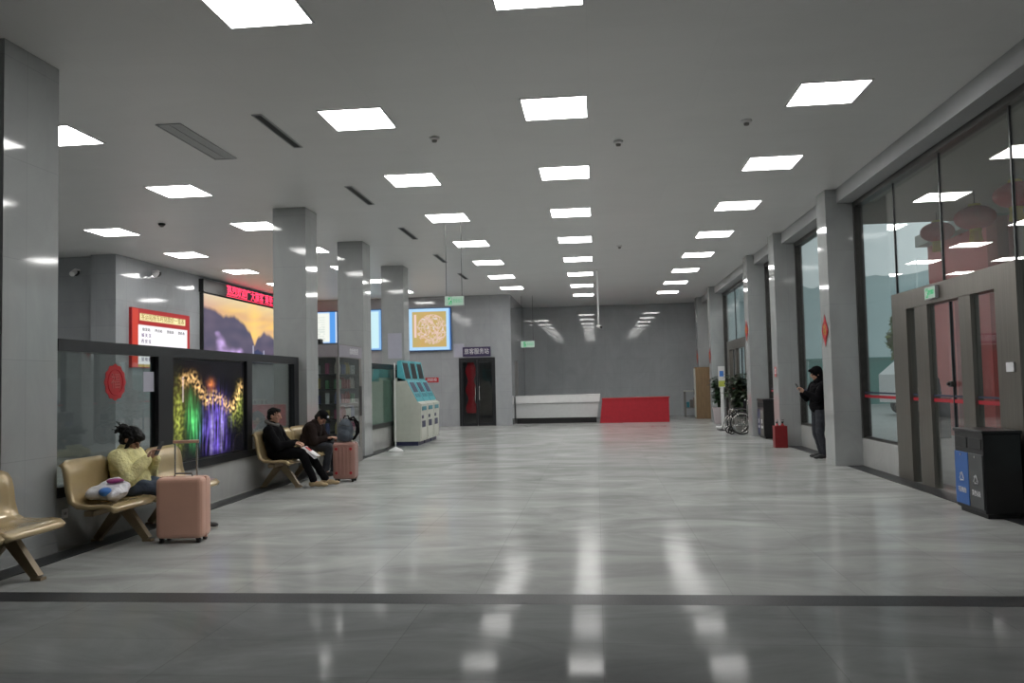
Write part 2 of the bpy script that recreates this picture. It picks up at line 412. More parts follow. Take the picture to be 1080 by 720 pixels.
# ------------------------------------------------------------------ glazing on the right
def pane(name, y0, y1, z0, z1, m, parent, x=XG, t=.012):
    return MB().box(x-t/2, x+t/2, y0, y1, z0, z1).build(name, m, parent)
def window_bay(n, y0, y1, muls, zs=SILL):
    r = MB(); f = .07
    for a, b in ((y0, y0+f), (y1-f, y1)): r.box(XG-.06, XG+.08, a, b, zs, 4.40)
    r.box(XG-.06, XG+.08, y0, y1, 4.31, 4.40); r.box(XG-.06, XG+.08, y0, y1, zs, zs+.05)
    w = struct(r.build('window_%d' % n, M['dark_frame']))
    ys = [y0+f]+list(muls)+[y1-f]
    for a, b in zip(ys[:-1], ys[1:]): pane('glass_pane', a+.006, b-.006, zs+.05, 4.31, M['glass'], w)
    for q in muls: MB().box(XG-.012, XG+.012, q-.012, q+.012, zs, 4.31).build('mullion', M['black_frame'], w)
    b = MB().box(XG-.012, XG-.008, y0+f, y1-f, 1.13, 1.175); b.build('red_tape', M['red_band'], w)
    MB().box(XG-.012, XG-.008, y0+f, y1-f, 1.20, 1.225).build('blue_tape', M['blue_band'], w)
    return w
window_bay(1, 14.76, 18.3, [16.4])
window_bay(2, 18.85, 21.5, [20.2])
def entrance(n, y0, y1, pa, pb, posts, muls, lint=(2.42, 2.70), seam=None):
    """full-height glazing with a steel portal between pa and pb"""
    r = MB()
    for a, b in ((y0, y0+.07), (y1-.07, y1)): r.box(XG-.06, XG+.08, a, b, SILL if n == 3 else 0, 4.40)
    r.box(XG-.06, XG+.08, y0, y1, 4.31, 4.40)
    w = struct(r.build('window_%d' % n, M['dark_frame']))
    ys = [y0+.07]+list(muls)+[y1-.07]
    for a, b in zip(ys[:-1], ys[1:]):
        pane('glass_pane', a+.006, b-.006, lint[1], 4.31, M['glass'], w)
    for q in muls: MB().box(XG-.014, XG+.014, q-.014, q+.014, lint[1], 4.31).build('mullion', M['black_frame'], w)
    for a, b in ((y0+.07, pa), (pb, y1-.07)):
        z = SILL if n == 3 else 0
        pane('glass_pane', a, b, z, lint[1], M['glass'], w)
        MB().box(XG-.012, XG-.008, a, b, 1.13, 1.175).build('red_tape', M['red_band'], w)
        MB().box(XG-.012, XG-.008, a, b, 1.20, 1.225).build('blue_tape', M['blue_band'], w)
        MB().box(XG-.03, XG+.03, a, b, z, z+.04).build('sill_rail', M['dark_frame'], w)
    d = MB(); jw = .48; jl = .55 if n == 3 else .48
    d.box(XG-.07, XG+.12, pa, pa+jw, 0, lint[1]); d.box(XG-.07, XG+.12, pb-jl, pb, 0, lint[1])
    d.box(XG-.07, XG+.12, pa+jw, pb-jl, lint[0], lint[1])
    door = struct(d.build('door_%d' % n, M['steel']))
    for (a, b) in posts: MB().box(XG-.06, XG+.04, a, b, 0, lint[0]).build('door_stile', M['steel'], door)
    inner = [pa+jw]+[q for p in posts for q in p]+[pb-jl]
    for k in range(0, len(inner), 2):
        a, b = inner[k], inner[k+1]
        if b-a < .05: continue
        mid = seam if seam and a < seam < b else (a+b)/2
        segs = [(a, mid-.008), (mid+.008, b)] if b-a > .9 and not (seam and b > 12) else [(a, b)]
        for s0, s1 in segs:
            g = MB().box(XG-.018, XG-.006, s0, s1, .03, lint[0]-.02).build('door_leaf', M['glass'], door)
            MB().box(XG-.024, XG-.019, s0, s1, 1.13, 1.175).build('red_tape', M['red_band'], g)
            MB().box(XG-.024, XG-.019, s0, s1, 1.20, 1.225).build('blue_tape', M['blue_band'], g)
        if len(segs) == 2:
            MB().box(XG-.03, XG+.006, mid-.012, mid+.012, .02, lint[0]-.02).build('leaf_seal', M['black_frame'], door)
            lk = MB().box(XG-.07, XG-.03, mid-.05, mid+.05, 1.33, 1.40, bev=.01)
            lk.cyl((XG-.07, mid, 1.365), (XG-.10, mid, 1.365), .018).build('lock', M['dark_frame'], door)
    return w, door
w3, d3 = entrance(3, 7.3, 14.2, 8.95, 12.55, [(10.04, 10.35), (11.30, 11.72)], [9.05, 10.86, 12.48], lint=(2.41, 2.66), seam=10.68)
w4, d4 = entrance(4, 22.05, 28.55, 23.0, 27.9, [(24.5, 24.75), (26.2, 26.45)], [24.4, 26.4])
o = tag(MB().box(XG-.085, XG-.07, 9.06, 9.22, 1.50, 1.60).build('door_notice', M['paper']), 'small white notice on the right steel jamb of the near entrance', 'notice')

# ------------------------------------------------------------------ the outside
struct(MB().box(XG+.25, 90, -10, 160, -.12, -.02).build('ground', M['asphalt']))
struct(MB().box(XG+.3, 13, -6, 18.3, 4.75, 5.0).build('canopy_roof', M['canopy']))
def hill():
    m = MB(); nx, ny = 60, 14; vs = []
    for j in range(ny+1):
        for i in range(nx+1):
            x = 10+i*2.6; y = 100+j*6
            h = 24*math.sin(min(1, j/9)*PI/2)*(.72+.28*noise.noise(Vector((x*.03, y*.02, 1)))+.10*noise.noise(Vector((x*.12, y*.1, 4)))) + .05*(x-30)
            vs.append((x, y, max(-.2, h if j else -.2)))
    fs = [(j*(nx+1)+i, j*(nx+1)+i+1, (j+1)*(nx+1)+i+1, (j+1)*(nx+1)+i) for j in range(ny) for i in range(nx)]
    m.add(vs, fs, 0, True); return m.build('hill', M['hill'], fix=False)
struct(hill())
# red building beside the forecourt
rb = thing('red_building', 'pinkish red building wall outside the glass doors', 'building', (8.5, 19.6, 0))
MB().box(0, 1.4, -1.9, 2.2, 0, 5.0).build('wall', M['red_wall'], rb)
MB().box(-.22, 0, -1.9, -1.45, 0, 5.0).build('pilaster', M['red_wall_shaded'], rb)
MB().box(-.12, 0, .15, .5, 0, 3.2).build('downpipe_cover', M['red_wall_shaded'], rb)
MB().box(-.30, 1.4, -1.95, 2.2, 4.72, 5.0).build('cornice', M['grey_ext'], rb)
tag(MB().box(8.5, 9.9, 2.0, 17.4, 0, 5.4).build('grey_building', M['grey_ext']), 'grey rendered building wall outside, nearer than the red wall', 'building')
# teal hoarding
hb = MB()
for k in range(22):
    hb.box(8+k*1.5, 9.44+k*1.5, 44, 44.08, 0, 2.3)
hb.box(8, 41, 43.9, 44.15, 2.3, 2.4)
tag(hb.build('hoarding', M['teal']), 'teal green hoarding across the far side of the forecourt', 'fence')
# white van
vn = thing('van', 'white van with a blue stripe parked outside the near entrance', 'van', (13.2, 32.5, 0), .25)
poly = [(-2.3, .45), (-2.3, 1.5), (-1.5, 2.1), (2.3, 2.1), (2.4, .45)]
MB().prism(poly, 'y', -.85, .85).build('body', M['white_pl'], vn)
MB().box(-1.45, 2.2, -.87, -.84, 1.35, 1.9).build('side_window', M['black_pl'], vn)
MB().box(-2.2, 2.3, -.88, -.86, 1.0, 1.2).build('stripe', M['blue_door'], vn)
for sx in (-1.5, 1.5):
    for sy in (-.8, .8):
        MB().cyl((sx, sy-.1, .34), (sx, sy+.1, .34), .34, n=20).build('wheel', M['black_rubber'], vn)
# trees
def tree(x, y, h, r, label, seed):
    rr = random.Random(seed)
    t = thing('tree', label, 'tree', (x, y, 0), 0, 'trees beyond the forecourt')
    tr = MB(); tr.tube([(0, 0, 0), (.1, 0, h*.3), (0, .1, h*.6)], [.2, .15, .08]); 
    for k in range(6):
        a = rr.random()*6.28; tr.tube([(0, 0, h*.35+k*.2), (math.cos(a)*r*.6, math.sin(a)*r*.6, h*.6+k*.1)], [.08, .03])
    tr.build('trunk', M['bark'], t)
    lf = MB()
    for k in range(2200):
        a = rr.random()*2*PI; b = rr.uniform(-1, 1); q = rr.random()**.4
        c = Vector((math.cos(a)*math.sqrt(1-b*b)*r*q, math.sin(a)*math.sqrt(1-b*b)*r*q, h*.66+b*h*.34*q))
        c += Vector((0, 0, .5*noise.noise(c*.9)))
        s = rr.uniform(.12, .28); u = Vector((rr.uniform(-1, 1), rr.uniform(-1, 1), rr.uniform(-1, 1))).normalized(); v = u.orthogonal().normalized()
        lf.add([c-u*s, c+v*s*.5, c+u*s, c-v*s*.5], [(0, 1, 2, 3)])
    lf.build('foliage', M['tree'], t, fix=False)
for x, y, h, r, l, sd in [(14.1, 37.5, 4.7, 1.3, 'olive green leafy tree outside, seen through the opening of the near doors', 1),
                          (17.4, 40, 3.4, 1.1, 'low leafy tree outside, lower than the olive green tree beside it', 2)]:
    tree(x, y, h, r, l, sd)
# lanterns under the canopy
def lantern(x, y, z, label, r=.32):
    t = thing('lantern', label, 'lantern', (x, y, z), 0, 'red lanterns under the canopy')
    b = MB(); n = 24; prof = []
    for i in range(13):
        a = -PI/2+PI*i/12; prof.append((max(.08, r*math.cos(a)), r*.62*math.sin(a)))
    vs = []; m = len(prof)
    for q, z0 in prof:
        for k in range(n*2):
            rr = q*(1-.05*(k % 2)); vs.append((rr*math.cos(PI*k/n), rr*math.sin(PI*k/n), z0))
    nn = 2*n
    fs = [(i*nn+k, i*nn+(k+1) % nn, (i+1)*nn+(k+1) % nn, (i+1)*nn+k) for i in range(m-1) for k in range(nn)]
    fs += [tuple(range(nn-1, -1, -1)), tuple(range((m-1)*nn, m*nn))]
    b.add(vs, fs, 0, True); b.build('shade', M['lantern'], t)
    MB().cyl((0, 0, r*.6), (0, 0, r*.72), .1).build('top_rim', M['yellow'], t); MB().cyl((0, 0, -r*.72), (0, 0, -r*.6), .1).build('bottom_rim', M['yellow'], t)
    tb = MB()
    for k in range(22):
        a = 2*PI*k/22; tb.tube([(.08*math.cos(a), .08*math.sin(a), -r*.70), (.10*math.cos(a), .10*math.sin(a), -r*1.25)], .010, n=5)
    tb.build('tassel', M['yellow'], t)
    MB().cyl((0, 0, r*.72), (0, 0, 4.75-z), .008, n=6).build('cord', M['black_rubber'], t)
lantern(6.95, 17.3, 4.36, 'red lantern outside, leftmost of the three, with a yellow tassel')
lantern(6.80, 15.3, 4.26, 'red lantern outside, middle one of the three, with a yellow tassel', .34)
lantern(6.55, 13.35, 4.24, 'red lantern outside, cut by the right edge of the photo')

# ------------------------------------------------------------------ ceiling fittings
def ceiling_light(x, y, label):
    t = thing('ceiling_light', label, 'ceiling light', (x, y, CE), 0, 'square lit panels in the ceiling')
    return t
h = .36
fr = MB()
for a in (0, 1, 2, 3):
    mt = Matrix.Rotation(a*PI/2, 4, 'Z'); fr.box(-h-.02, h+.02, h, h+.02, -.012, .0, mtx=mt)
df = MB().box(-h, h, -h, h, -.010, -.001)
proto = None
ROWS = [('R', 2.64, 1, 8, 'by the glass front'), ('C', -.39, 0, 8, 'over the hall centre'),
        ('L', -2.71, 0, 7, 'left of the hall centre'),
        ('O', -6.47, 1, 7, 'behind the left pillars'), ('M', -9.42, 1, 6, 'by the sunset screen')]
for key, x, k0, k1, where in ROWS:
    for k in range(k0, k1+1):
        y = 9.29+2.942*(k-1)
        l = 'lit square ceiling panel, %s nearest in the row %s' % (ORD[k-k0], where)
        if proto is None:
            proto = thing('ceiling_light', l, 'ceiling light', (x, y, CE), 0, 'square lit panels in the ceiling')
            fr.build('frame', M['white_pl'], proto); df.build('diffuser', M['lamp'], proto)
        else:
            c = copy_tree(proto); c.location = (x, y, CE); c['label'] = l
def vent(x, y, l, w, m, label):
    t = thing('ceiling_vent', label, 'vent', (x, y, CE), 0, 'slot vents in the ceiling')
    MB().box(-w/2, w/2, -l/2, l/2, -.004, 0).build('backing', m, t)
    f = MB()
    f.box(-w/2-.015, -w/2, -l/2, l/2, -.012, 0); f.box(w/2, w/2+.015, -l/2, l/2, -.012, 0)
    f.box(-w/2-.015, w/2+.015, -l/2-.015, -l/2, -.012, 0); f.box(-w/2-.015, w/2+.015, l/2, l/2+.015, -.012, 0)
    f.build('frame', M['bulkhead'], t)
    s = MB().box(-.006, .006, -l/2, l/2, -.010, -.004); s.build('slat', m, t)
for k, y in enumerate((9.6, 13.1, 16.6, 20.1, 23.6)):
    vent(-3.8, y, 1.3, .09, M['dark_in'], 'dark slot vent in the ceiling, %s nearest the camera left of the hall lights' % ORD[k])
vent(-4.95, 9.85, 1.5, .28, M['bulkhead'], 'pale wide ceiling vent beside the nearest dark slot vent')
def detector(x, y, label, m='white_pl'):
    t = thing('smoke_detector', label, 'smoke detector', (x, y, CE), 0, 'round detectors in the ceiling')
    MB().lathe([(.065, 0), (.065, -.02), (.05, -.035)], n=20).build('base', M[m], t)
    MB().lathe([(.035, -.035), (.03, -.06), (.012, -.065)], n=16).build('sensor', M['vend_body'], t)
detector(-1.97, 10.16, 'round ceiling detector between the left and middle rows of lights')
detector(.37, 10.75, 'round ceiling detector just right of the middle row of lights')
detector(1.91, 10.14, 'round ceiling detector nearest the row of lights by the glass front')
detector(-8.08, 14.61, 'small dark round detector among the ceiling lights on the left', 'black_pl')
detector(.62, 19.2, 'small round ceiling detector farther down the hall, right of the middle lights')

def exit_sign(x, y, z, w, h, label, rz=0, cords=True, body='green_lit2'):
    t = thing('exit_sign', label, 'exit sign', (x, y, z), rz)
    MB().box(-w/2, w/2, -.02, .02, -h/2, h/2).build('housing', M['bulkhead'], t)
    MB().box(-w/2+.01, w/2-.01, -.023, -.02, -h/2+.01, h/2-.01).build('face', M[body], t)
    # running figure, arrow and the words
    g = MB(); s = h*.9
    g.box(-w*.30, -w*.12, -.026, -.023, -h*.36, h*.36)
    g.build('panel', M['green_lit'], t)
    p = MB(); cx = -w*.21
    p.cyl((cx+.1*s, -.028, .27*s), (cx+.1*s, -.026, .27*s), .07*s, n=12)
    for a, b in (((.06, .18), (-.04, -.05)), ((-.04, -.05), (.08, -.16)), ((.08, -.16), (.04, -.34)), ((-.04, -.05), (-.14, -.14)), ((-.14, -.14), (-.2, -.3)),
                 ((.04, .14), (.17, .05)), ((.02, .14), (-.10, .10)), ((-.10, .10), (-.14, -.02))):
        p.cyl((cx+a[0]*s, -.027, a[1]*s), (cx+b[0]*s, -.027, b[1]*s), .032*s, n=6)
    p.build('running_figure', M['white_pl'], t)
    tx = text('lettering', '安全出口', h*.42, (0, 0, 0), (0, -1, 0), M['green_lit'], t, width=w*.46)
    tx.location = (w*.18, -.027, .0)
    if cords:
        for s in (-1, 1): MB().cyl((s*w*.4, 0, h/2), (s*w*.4, 0, CE-z), .006, n=6).build('cord', M['dark_frame'], t)
    return t
exit_sign(-2.69, 15.6, 3.10, .38, .19, 'green exit sign hung from the ceiling in front of the orange map')
exit_sign(-2.44, 29.6, 2.88, .50, .24, 'small green exit sign hung low over the white counter')
exit_sign(XG-.095, 11.04, 2.54, .34, .16, 'green exit sign on the steel lintel of the near entrance', -PI/2, cords=False)
pc = thing('pole_camera', 'thin white pole hung from the ceiling with a small camera at its end', 'camera', (.10, 23.2, CE))
MB().cyl((0, 0, 0), (0, 0, -1.55), .022, n=10).build('pole', M['white_pl'], pc)
MB().lathe([(.05, 0), (.05, -.01), (.02, -.03)], n=14).build('mount', M['white_pl'], pc)
MB().cyl((-.02, .06, -1.60), (.06, -.14, -1.64), .045, n=12).build('camera_body', M['white_pl'], pc)
MB().cyl((.062, -.145, -1.641), (.07, -.16, -1.644), .035, n=12).build('lens', M['black_pl'], pc)
def cctv(x, y, z, d, label):
    t = thing('surveillance_camera', label, 'surveillance camera', (x, y, z))
    MB().cyl((0, 0, 0), Vector(d)*.10, .05, n=12).build('bracket', M['white_pl'], t)
    e = Vector(d)*.12
    MB().cyl(e, e+Vector((.06, -.22, -.10)), .06, n=12).build('camera_body', M['white_pl'], t)
    MB().lathe([(.09, .0), (.085, -.06), (.05, -.1), (.015, -.115)], c=tuple(e), n=14).build('dome', M['dark_in'], t)
cctv(-11.9, 17.85, 4.30, (0, -1, 0), 'dark surveillance camera high on the grey wall at the far left')
cctv(-10.85, 19.2, 4.42, (1, 0, 0), 'surveillance camera above the red and white timetable board')

# ------------------------------------------------------------------ left partitions
XP = -5.16
def partition(y0, y1, posts, label, glass='glass_int', zt=(1.90, 2.02), zb=(.50, .60)):
    t = thing('glass_partition', label, 'partition', (XP, y0, 0), 0, 'glass partitions between the left pillars')
    L = y1-y0
    MB().box(-.10, .03, 0, L, 0, zb[0]).build('low_wall', M['lowwall'], t)
    f = MB(); f.box(-.06, .05, 0, L, zt[0], zt[1]); f.box(-.07, .06, 0, L, zb[0], zb[1])
    f.box(-.06, .05, L-.20, L, zb[1], zt[0])
    f.build('frame', M['black_frame'], t)
    ys = [0]
    for a, b in posts:
        MB().box(-.06, .05, a-y0, b-y0, zb[1], zt[0]).build('post', M['black_frame'], t); ys += [a-y0, b-y0]
    ys.append(L-.20)
    for k in range(0, len(ys), 2):
        if ys[k+1]-ys[k] > .05: MB().box(-.01, .002, ys[k], ys[k+1], zb[1], zt[0]).build('glass_pane', M[glass], t)
    return t
partition(7.36, 13.72, [(9.17, 9.50), (11.62, 11.80)], 'long black-framed glass partition behind the two occupied benches')
partition(17.86, 20.98, [], 'greenish glass partition just before the blue ticket machines', 'glass_green')
partition(2.0, 6.60, [(4.2, 4.4)], 'black-framed glass partition at the extreme left edge')
# neon night picture in the partition
def neon(u, v):
    n = lambda a, b, c=0: .5+.5*noise.noise(Vector((a, b, c)))
    G = lambda cu, cv, su, sv: math.exp(-((u-cu)/su)**2-((v-cv)/sv)**2)
    sp = max(0, n(u*34, v*30, 1)*3.0-1.1)            # glitter
    st = max(0, n(u*48, v*4.5, 5)*2.6-.85)*(.35+1.1*n(u*30, v*22, 11))            # hanging streaks
    c = Vector((.003, .003, .005))
    pts = [(.14, .80), (.26, .82), (.34, .70), (.44, .58), (.54, .62), (.64, .58), (.74, .50), (.84, .50), (.90, .60), (.95, .72)]
    for i in range(len(pts)-1):
        p, q = pts[i], pts[i+1]; dx, dy = q[0]-p[0], q[1]-p[1]
        t = max(0, min(1, ((u-p[0])*dx+(v-p[1])*dy)/(dx*dx+dy*dy)))
        d = math.hypot(u-p[0]-dx*t, (v-p[1]-dy*t)*.8)
        k = math.exp(-(d/.042)**2)*sp
        c = Vector([max(a_, b_) for a_, b_ in zip(c, (k*1.1, k*.66, k*.26))])
    k = G(.50, .75, .045, .05)*(.5+sp*.6); c += Vector((.75, .22, .05))*k
    k = (G(.27, .36, .07, .17)+.5*G(.22, .52, .06, .14))*(.25+st); c += Vector((.10, .62, .16))*k
    k = G(.07, .42, .06, .26)*(.25+sp*.7); c += Vector((.42, .48, .08))*k
    k = (G(.58, .38, .14, .22)+.5*G(.42, .24, .08, .14)+.45*G(.60, .08, .13, .08))*st; c += Vector((.24, .15, .85))*k
    k = (G(.51, .30, .022, .16)+G(.655, .34, .025, .15)+.6*G(.50, .07, .02, .06)+.6*G(.64, .08, .02, .05))*.55*(.3+1.2*n(u*20, v*30, 13)); c += Vector((.50, .42, .8))*k
    k = (G(.93, .52, .05, .15)+.5*G(.82, .40, .06, .1))*(sp+.2)*.8; c += Vector((.42, .50, .10))*k
    if .115 < u < .135 and .58 < v < .83: c += Vector((.30, .24, .24))
    k = G(.18, .66, .2, .2)*.05; c += Vector((.6, .2, .05))*k
    return tuple(c)
nd = thing('display_screen', 'lit dark screen showing a neon night scene of green and violet lights', 'screen', (XP, 9.52, .60))
MB().box(-.12, .012, 0, 2.08, 0, 1.30).build('housing', M['black_pl'], nd)
picture('picture', (.0135, .03, .02), (0, 2.02, 0), (0, 0, 1.26), 150, 110, neon, screen_mat('neon_picture', 1.25, .1), nd)

# red round papercut on glass
def sticker(name, label, c, r, n, char, cat, m='red', ax=(1, 0, 0), diamond=False, sub=True):
    t = thing(name, label, cat, c)
    b = MB(); pts = []
    if diamond:
        pts = [(0, r*1.35), (r*.16, r*1.05), (r*.95, 0), (r*.16, -r*1.05), (0, -r*1.35), (-r*.16, -r*1.05), (-r*.95, 0), (-r*.16, r*1.05)]
    else:
        for k in range(48): q = r*(1+.05*math.cos(12*2*PI*k/48)); pts.append((q*math.sin(2*PI*k/48), q*math.cos(2*PI*k/48)))
    nrm = Vector(ax); rt = Vector((0, 0, 1)).cross(nrm)
    mt = Matrix((rt, Vector((0, 0, 1)), nrm)).transposed().to_4x4()
    b.prism(pts, 'z', 0, .006, mtx=mt)
    b.build('paper', M[m], t)
    ring = MB(); 
    ring.tube([mt @ Vector((r*.72*math.sin(2*PI*k/32), r*.72*math.cos(2*PI*k/32), .007)) for k in range(32)], .006, n=6, closed=True)
    ring.build('ring', M['red_d'], t)
    tx = text('lettering', char, r*.95, (0, 0, 0), ax, M['gold_ink'] if diamond else M['paper'], t)
    tx.location = nrm*.008
    return t
M['rose_ink'] = mat('faded_rose_print', (.42, .10, .10), .6)
s = sticker('papercut', 'round red paper-cut ornament on the glass above the woman in yellow', (XP+.004, 8.36, 1.60), .19, 48, '福', 'ornament')
[x for x in s.children if x.name.startswith('lettering')][0].data.materials[0] = M['rose_ink']
tag(MB().box(XP+.003, XP+.006, 8.92, 9.14, 1.49, 1.72).build('notice', M['paper_and_reflection']), 'pale paper notice on the glass below the timetable board', 'notice')
# socket and bottle
sk = thing('wall_socket', 'small white wall socket low on the wall by the leftmost pillar', 'socket', (XP+.035, 7.48, .34))
MB().box(0, .01, -.045, .045, -.045, .045, bev=.004).build('plate', M['white_pl'], sk)
MB().box(.01, .012, -.015, -.008, -.012, .012).box(.01, .012, .008, .015, -.012, .012).build('slot', M['black_pl'], sk)
bt = thing('drink_bottle', 'white bottle on the ledge beside the man in the black jacket', 'bottle', (XP+.075, 11.86, .60))
MB().lathe([(.002, 0), (.030, 0), (.034, .01), (.034, .13), (.028, .16), (.016, .185), (.016, .2)], n=20).build('body', M['white_pl'], bt)
MB().lathe([(.002, .2), (.019, .2), (.019, .23), (.002, .232)], n=16).build('cap', M['grey_cloth'], bt)
for ob in (bt,): ob.location.x = XP+.03

# ------------------------------------------------------------------ things on the far left wall
def sunset(u, v):
    n = lambda x, y, c=0: noise.noise(Vector((x, y, c)))
    U = u/.78
    def curve(pts, x):
        for (x0, y0), (x1, y1) in zip(pts[:-1], pts[1:]):
            if x0 <= x <= x1: return y0+(y1-y0)*(x-x0)/(x1-x0)
        return pts[-1][1]
    streak = .5+.5*n(U*2.5+v*4.5, v*9-U*5, 2)
    col = Vector((.92, .58, .13)).lerp(Vector((.62, .36, .22)), streak)
    if U < .35: col = col.lerp(Vector((.52, .28, .26)), (.35-U)*2.2)
    if v > .78: col = col.lerp(Vector((.70, .62, .42)), (v-.78)*3)
    w = max(0, 1-abs(U-.62)/.12)*max(0, min(1, (v-.25)/.3)); col = col.lerp(Vector((1.0, .66, .18)), w*.5)
    w = max(0, 1-math.hypot(U-.97, (v-.42)*1.5)/.12); col = col.lerp(Vector((.95, .8, .75)), w)
    far = curve([(0, .80), (.12, .78), (.22, .70), (.35, .74), (.47, .64), (.56, .50), (.62, .30), (.67, .44), (.76, .54), (.88, .48), (1.0, .36), (1.3, .3)], U)+.025*n(U*22, 1, 5)
    d = far-v
    rock = Vector((.050, .048, .095)).lerp(Vector((.13, .10, .15)), .5+.5*n(U*7, v*7, 4))
    if d > -.03: col = col.lerp(rock, min(1, (d+.03)/.06))
    near = curve([(0, .08), (.45, .03), (.58, .16), (.66, .24), (.74, .17), (.85, .10), (1.3, .12)], U)+.015*n(U*40, 3, 1)
    if v < near: col = Vector((.035, .045, .11))
    w = math.exp(-((U-.31)/.13)**2-((v-.09)/.10)**2)*1.5+math.exp(-((U-.19)/.05)**2-((v-.27)/.10)**2)*1.3+math.exp(-((U-.15)/.03)**2-((v-.42)/.04)**2)+math.exp(-((U-.42)/.03)**2-((v-.17)/.06)**2)
    w *= .75+.5*n(U*16, v*14, 3)
    col = col.lerp(Vector((.62, .42, .82)), max(0, min(.95, w-.12)))
    for pu, ph_ in ((.60, .30), (.06, .14), (.75, .22)):
        if abs(U-pu) < .006 and .03 < v < ph_: col = col.lerp(Vector((.6, .6, .75)), .6)
    return tuple(col)
WX = -10.85
ls = thing('led_video_wall', 'large video screen of an orange sunset over dark mountains', 'screen', (WX, 21.6, 2.28))
MB().box(0, .10, 0, 7.1, 0, 1.90).build('cabinet', M['black_pl'], ls)
picture('picture', (.102, .04, .03), (0, 7.0, 0), (0, 0, 1.85), 170, 70, sunset, screen_mat('sunset_picture', 1.15, .4), ls)
tk = thing('led_ticker', 'black ticker board with red running letters above the sunset screen', 'ticker', (WX, 21.55, 4.20))
MB().box(0, .14, 0, 7.2, 0, .36).build('housing', M['black_pl'], tk)
tx = text('lettering', '热烈欢迎广大旅客 乘坐 长途客车 安全', .33, (0, 0, 0), (1, 0, 0), M['led_red'], tk, width=5.6)
tx.location = (.142, 4.25, .18)
# frame + glow strip bars
g = MB().box(.14, .143, 1.40, 7.15, .325, .335).box(.14, .143, 1.40, 7.15, .02, .03); g.build('led_line', M['led_red'], tk)

def board(u, v):
    c = (.42, .02, .02)
    if u < .10 or u > .955: return (.60, .05, .03) if u < .10 else c
    if v < .06: return (.50, .33, .08)
    if .80 < v < .925 and .12 < u < .92: return (.95, .85, .45)
    if v < .74 or False:
        return (.98, .96, .98)
    return (.40, .02, .02)
tb = thing('timetable_board', 'lit red-framed timetable board with a gold title and white sheet', 'board', (WX, 18.15, 2.05))
MB().box(0, .07, 0, 2.75, 0, 1.42).build('box', M['red'], tb)
picture('lit_face', (.072, .02, .02), (0, 2.71, 0), (0, 0, 1.38), 80, 50, board, screen_mat('timetable_face', 1.05, .3), tb)
tx = text('title', '客运站班车时刻票价一览表', .165, (0, 0, 0), (1, 0, 0), M['gold_ink'], tb, width=2.05); tx.location = (.075, 1.42, 1.225)
for k in range(4):
    tx = text('column_heading', ['始发站', '终点站', '里程表', '票价表'][k], .085, (0, 0, 0), (1, 0, 0), M['dark_ink'], tb, width=.34); tx.location = (.075, .62+k*.56, .92)
rows = ['城 关 汉', '西 安 宝', '安 康 成', '重 庆 洋', '留 坝 佛']
for k, r_ in enumerate(rows):
    tx = text('timetable_row', r_, .10, (0, 0, 0), (1, 0, 0), mat('violet_print', (.12, .05, .22), .5) if k == 0 else bpy.data.materials['violet_print'], tb, width=.42); tx.location = (.075, .62, .78-.145*k)

def lightbox_page(u, v):
    if u > .80: return (.10, .35, .85) if u < .97 else (.7, .8, .9)
    if v > .95 or v < .03: return (.4, .6, .9)
    if v < .85 and (int(v*26) % 2) and .08 < u < .7 and noise.noise(Vector((u*9, v*26, 0))) > -.2: return (.74, .80, .74)
    return (.92, .95, .88)
def lightbox_page2(u, v):
    if v > .95 or v < .03 or u > .93: return (.25, .5, .85)
    return (.62, .88, .95)
YW = YM
def lightbox(x0, x1, z0, z1, fn, label, parent=None, nx=40, ny=40, s=1.0, name='notice_lightbox'):
    t = thing(name, label, 'light box', (x0, YW, z0))
    MB().box(0, x1-x0, -.10, 0, 0, z1-z0).build('housing', mat('blue_edge', (.03, .12, .35), .4) if 'blue_edge' not in bpy.data.materials else bpy.data.materials['blue_edge'], t)
    picture('lit_face', (.03, -.102, .03), (x1-x0-.06, 0, 0), (0, 0, z1-z0-.06), nx, ny, fn, screen_mat(name+'_face', s, .3), t)
    return t
lightbox(-10.75, -9.25, 3.05, 4.23, lightbox_page, 'white lit notice board with a blue right edge, above the vending machine')
lightbox(-8.95, -7.62, 2.76, 4.25, lightbox_page2, 'pale blue lit board between the two pillars behind the ticket machines')
def mapfn(u, v):
    if u < .10 or u > .90 or v < .07 or v > .93: return (.45, .72, .98) if u < .97 else (.15, .35, .8)
    c = Vector((.62, .38, .13))
    n = noise.noise
    c = c.lerp(Vector((.50, .42, .16)), .5+.5*n(Vector((u*4, v*4, 0))))
    if .14 < u < .19 and .3 < v < .86: return (.85, .62, .55)
    for s in range(7):
        a = abs(n(Vector((u*5+s*7, v*5, s*3.1))))
        if a < .05 and math.hypot(u-.56, v-.5) < .36: c = c.lerp(Vector((.80, .58, .52)), .55)
    if math.hypot(u-.56, v-.52) < .34 and n(Vector((u*14, v*14, 7))) > .42: c = c.lerp(Vector((.80, .74, .76)), .7)
    if n(Vector((u*20, v*20, 4))) > .5: c = c.lerp(Vector((.65, .60, .1)), .5)
    return tuple(c)
lightbox(-6.68, -5.10, 2.70, 4.24, mapfn, 'square lit orange map with a pale blue border on the far wall', nx=90, ny=90, s=1.0, name='map_lightbox')
tag(MB().box(-5.04, -4.66, YM-.004, YM-.001, 2.45, 2.93).build('notice', M['paper_and_reflection']), 'pale lilac notice on the far wall, left of the purple door sign', 'notice')
tag(MB().box(-5.40, -5.03, 20.994, 20.998, 2.20, 2.86).build('notice', M['paper_and_reflection']), 'lilac sheet standing in for a reflection on the pillar above the blue ticket machines', 'notice')  # flat sheet put on the stone in place of a lilac reflection
rs = thing('wall_sign', 'small red sign with white letters low on the far wall', 'sign', (-5.84, YM, 1.66))
MB().box(-.24, .24, -.015, 0, -.09, .09, bev=.01).build('plate', M['red'], rs)
